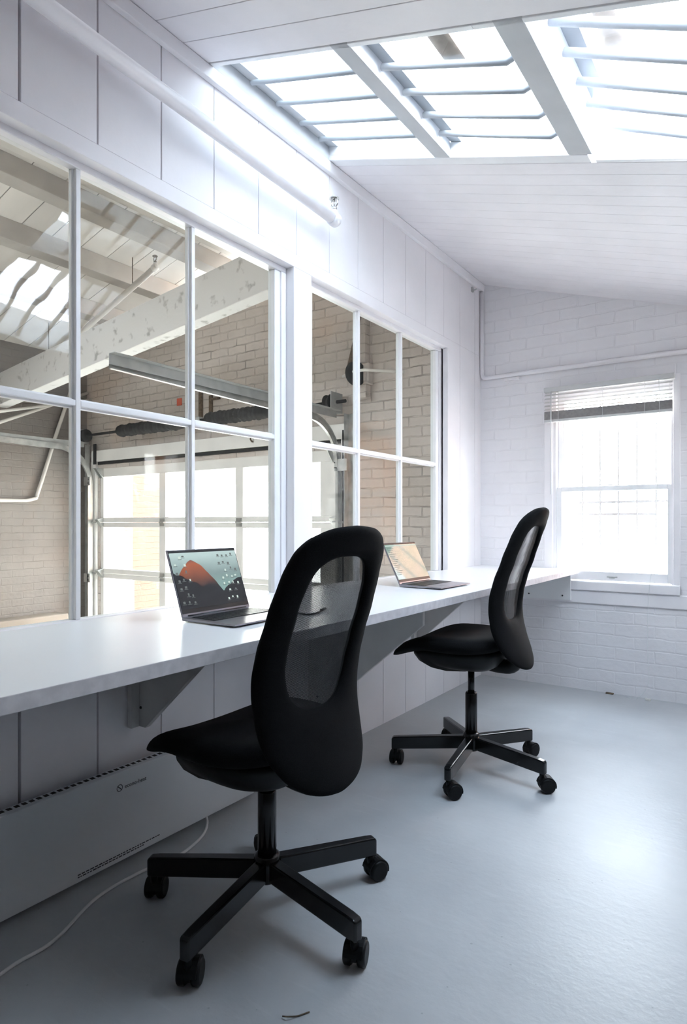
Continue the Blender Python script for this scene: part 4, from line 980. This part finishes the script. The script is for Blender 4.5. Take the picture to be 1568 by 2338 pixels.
# ------------------------------------------------------------------ outdoors
bm = bmesh.new(); box(bm, -30, 30, YB+0.3, 40, -0.62, -0.52); struct(finish('ground', bm, M['concrete_out']), 'pale concrete yard outside', 'ground')
tag(boxes('brick_pier', [(-5.27, -4.75, 4.8, 5.3, -0.52, 3.2)], M['brick_red']), 'orange brick pier outside the left panes of the garage door', 'pier')
tag(boxes('utility_box', [(-4.98, -4.72, 4.68, 4.8, -0.2, 0.42)], M['plug'], bevel=0.01), 'pale utility box on the brick pier outside the garage door', 'box')
tag(boxes('door_canopy', [(DX0+0.5, DX1+0.3, 4.36, 4.52, 1.40, 1.62)], M['plug']), 'white lintel box outside above the garage door panes', 'canopy')
tag(boxes('brick_building', [(1.0, 9.0, 8.6, 9.2, -0.52, 4.6)], M['brick_tan']), 'tan brick building across the yard outside the sash window', 'building')

# ------------------------------------------------------------------ sky, portals, camera
W = bpy.data.worlds.new('sky'); SC.world = W; W.use_nodes = True
nt = W.node_tree; nt.nodes.clear()
out = nt.nodes.new('ShaderNodeOutputWorld'); bg = nt.nodes.new('ShaderNodeBackground')
tc = nt.nodes.new('ShaderNodeTexCoord'); sp = nt.nodes.new('ShaderNodeSeparateXYZ'); nt.links.new(tc.outputs['Generated'], sp.inputs[0])
fz = math_n(nt, 'ADD', math_n(nt, 'MULTIPLY', sp.outputs[2], 0.5), 0.5)
col = ramp(nt, fz, [(0.45, (0.30, 0.28, 0.25)), (0.51, (0.97, 0.96, 0.94)), (0.62, (0.76, 0.795, 0.84)), (0.92, (0.345, 0.415, 0.50))])
nt.links.new(col, bg.inputs[0])
up = math_n(nt, 'MULTIPLY', math_n(nt, 'SUBTRACT', sp.outputs[2], 0.15, True), 3.0, True)         # the high sky is brighter behind the viewer
st = math_n(nt, 'SUBTRACT', 1.0, math_n(nt, 'MULTIPLY', math_n(nt, 'MULTIPLY', sp.outputs[1], up), 0.45))
nt.links.new(math_n(nt, 'MULTIPLY', math_n(nt, 'MAXIMUM', st, 0.3), 2.0), bg.inputs[1]); nt.links.new(bg.outputs[0], out.inputs[0])

def portal(name, loc, rot, sx, sy):
    l = bpy.data.lights.new(name, 'AREA'); l.shape = 'RECTANGLE'; l.size = sx; l.size_y = sy; l.cycles.is_portal = True
    o = bpy.data.objects.new(name, l); COL.objects.link(o); o.location = loc; o.rotation_euler = rot
a = math.atan(0.312)
portal('skylight_portal', (0.90, (SY0+SY1)/2, roof(0.90)+0.24), (0, a, 0), 1.95, SY1-SY0)
portal('sash_window_portal', (0.82, YB+0.2, 1.255), (-PI/2, 0, 0), 0.69, 1.2)
portal('added_window_portal', (XR+0.12, 3.60, 1.49), (0, PI/2, 0), 0.38, 0.40)
portal('garage_door_portal', ((DX0+DX1)/2, YB+0.12, 0.55), (-PI/2, 0, 0), 3.1, 2.1)
portal('garage_roof_portal', (-2.95, 0.55, groof(-2.95)+0.1), (0, -math.atan(0.25), 0), 0.85, 1.3)

cam = bpy.data.cameras.new('camera'); co = bpy.data.objects.new('camera', cam); COL.objects.link(co)
co.location = (1.663, 0.0, 1.02); co.rotation_euler = (PI/2, 0, math.atan2(998, 1440))
cam.sensor_fit = 'HORIZONTAL'; cam.sensor_width = 36.0; cam.lens = 36.0*1440/1568; cam.shift_y = 26/1568
cam.clip_start = 0.02
SC.camera = co
SC.view_settings.view_transform = 'Standard'; SC.view_settings.look = 'None'
SC.view_settings.gamma = 1.0; SC.view_settings.use_curve_mapping = False
SC.view_settings.exposure = 4.75
SC.cycles.max_bounces = 10; SC.cycles.diffuse_bounces = 7; SC.cycles.glossy_bounces = 4; SC.cycles.transparent_max_bounces = 24
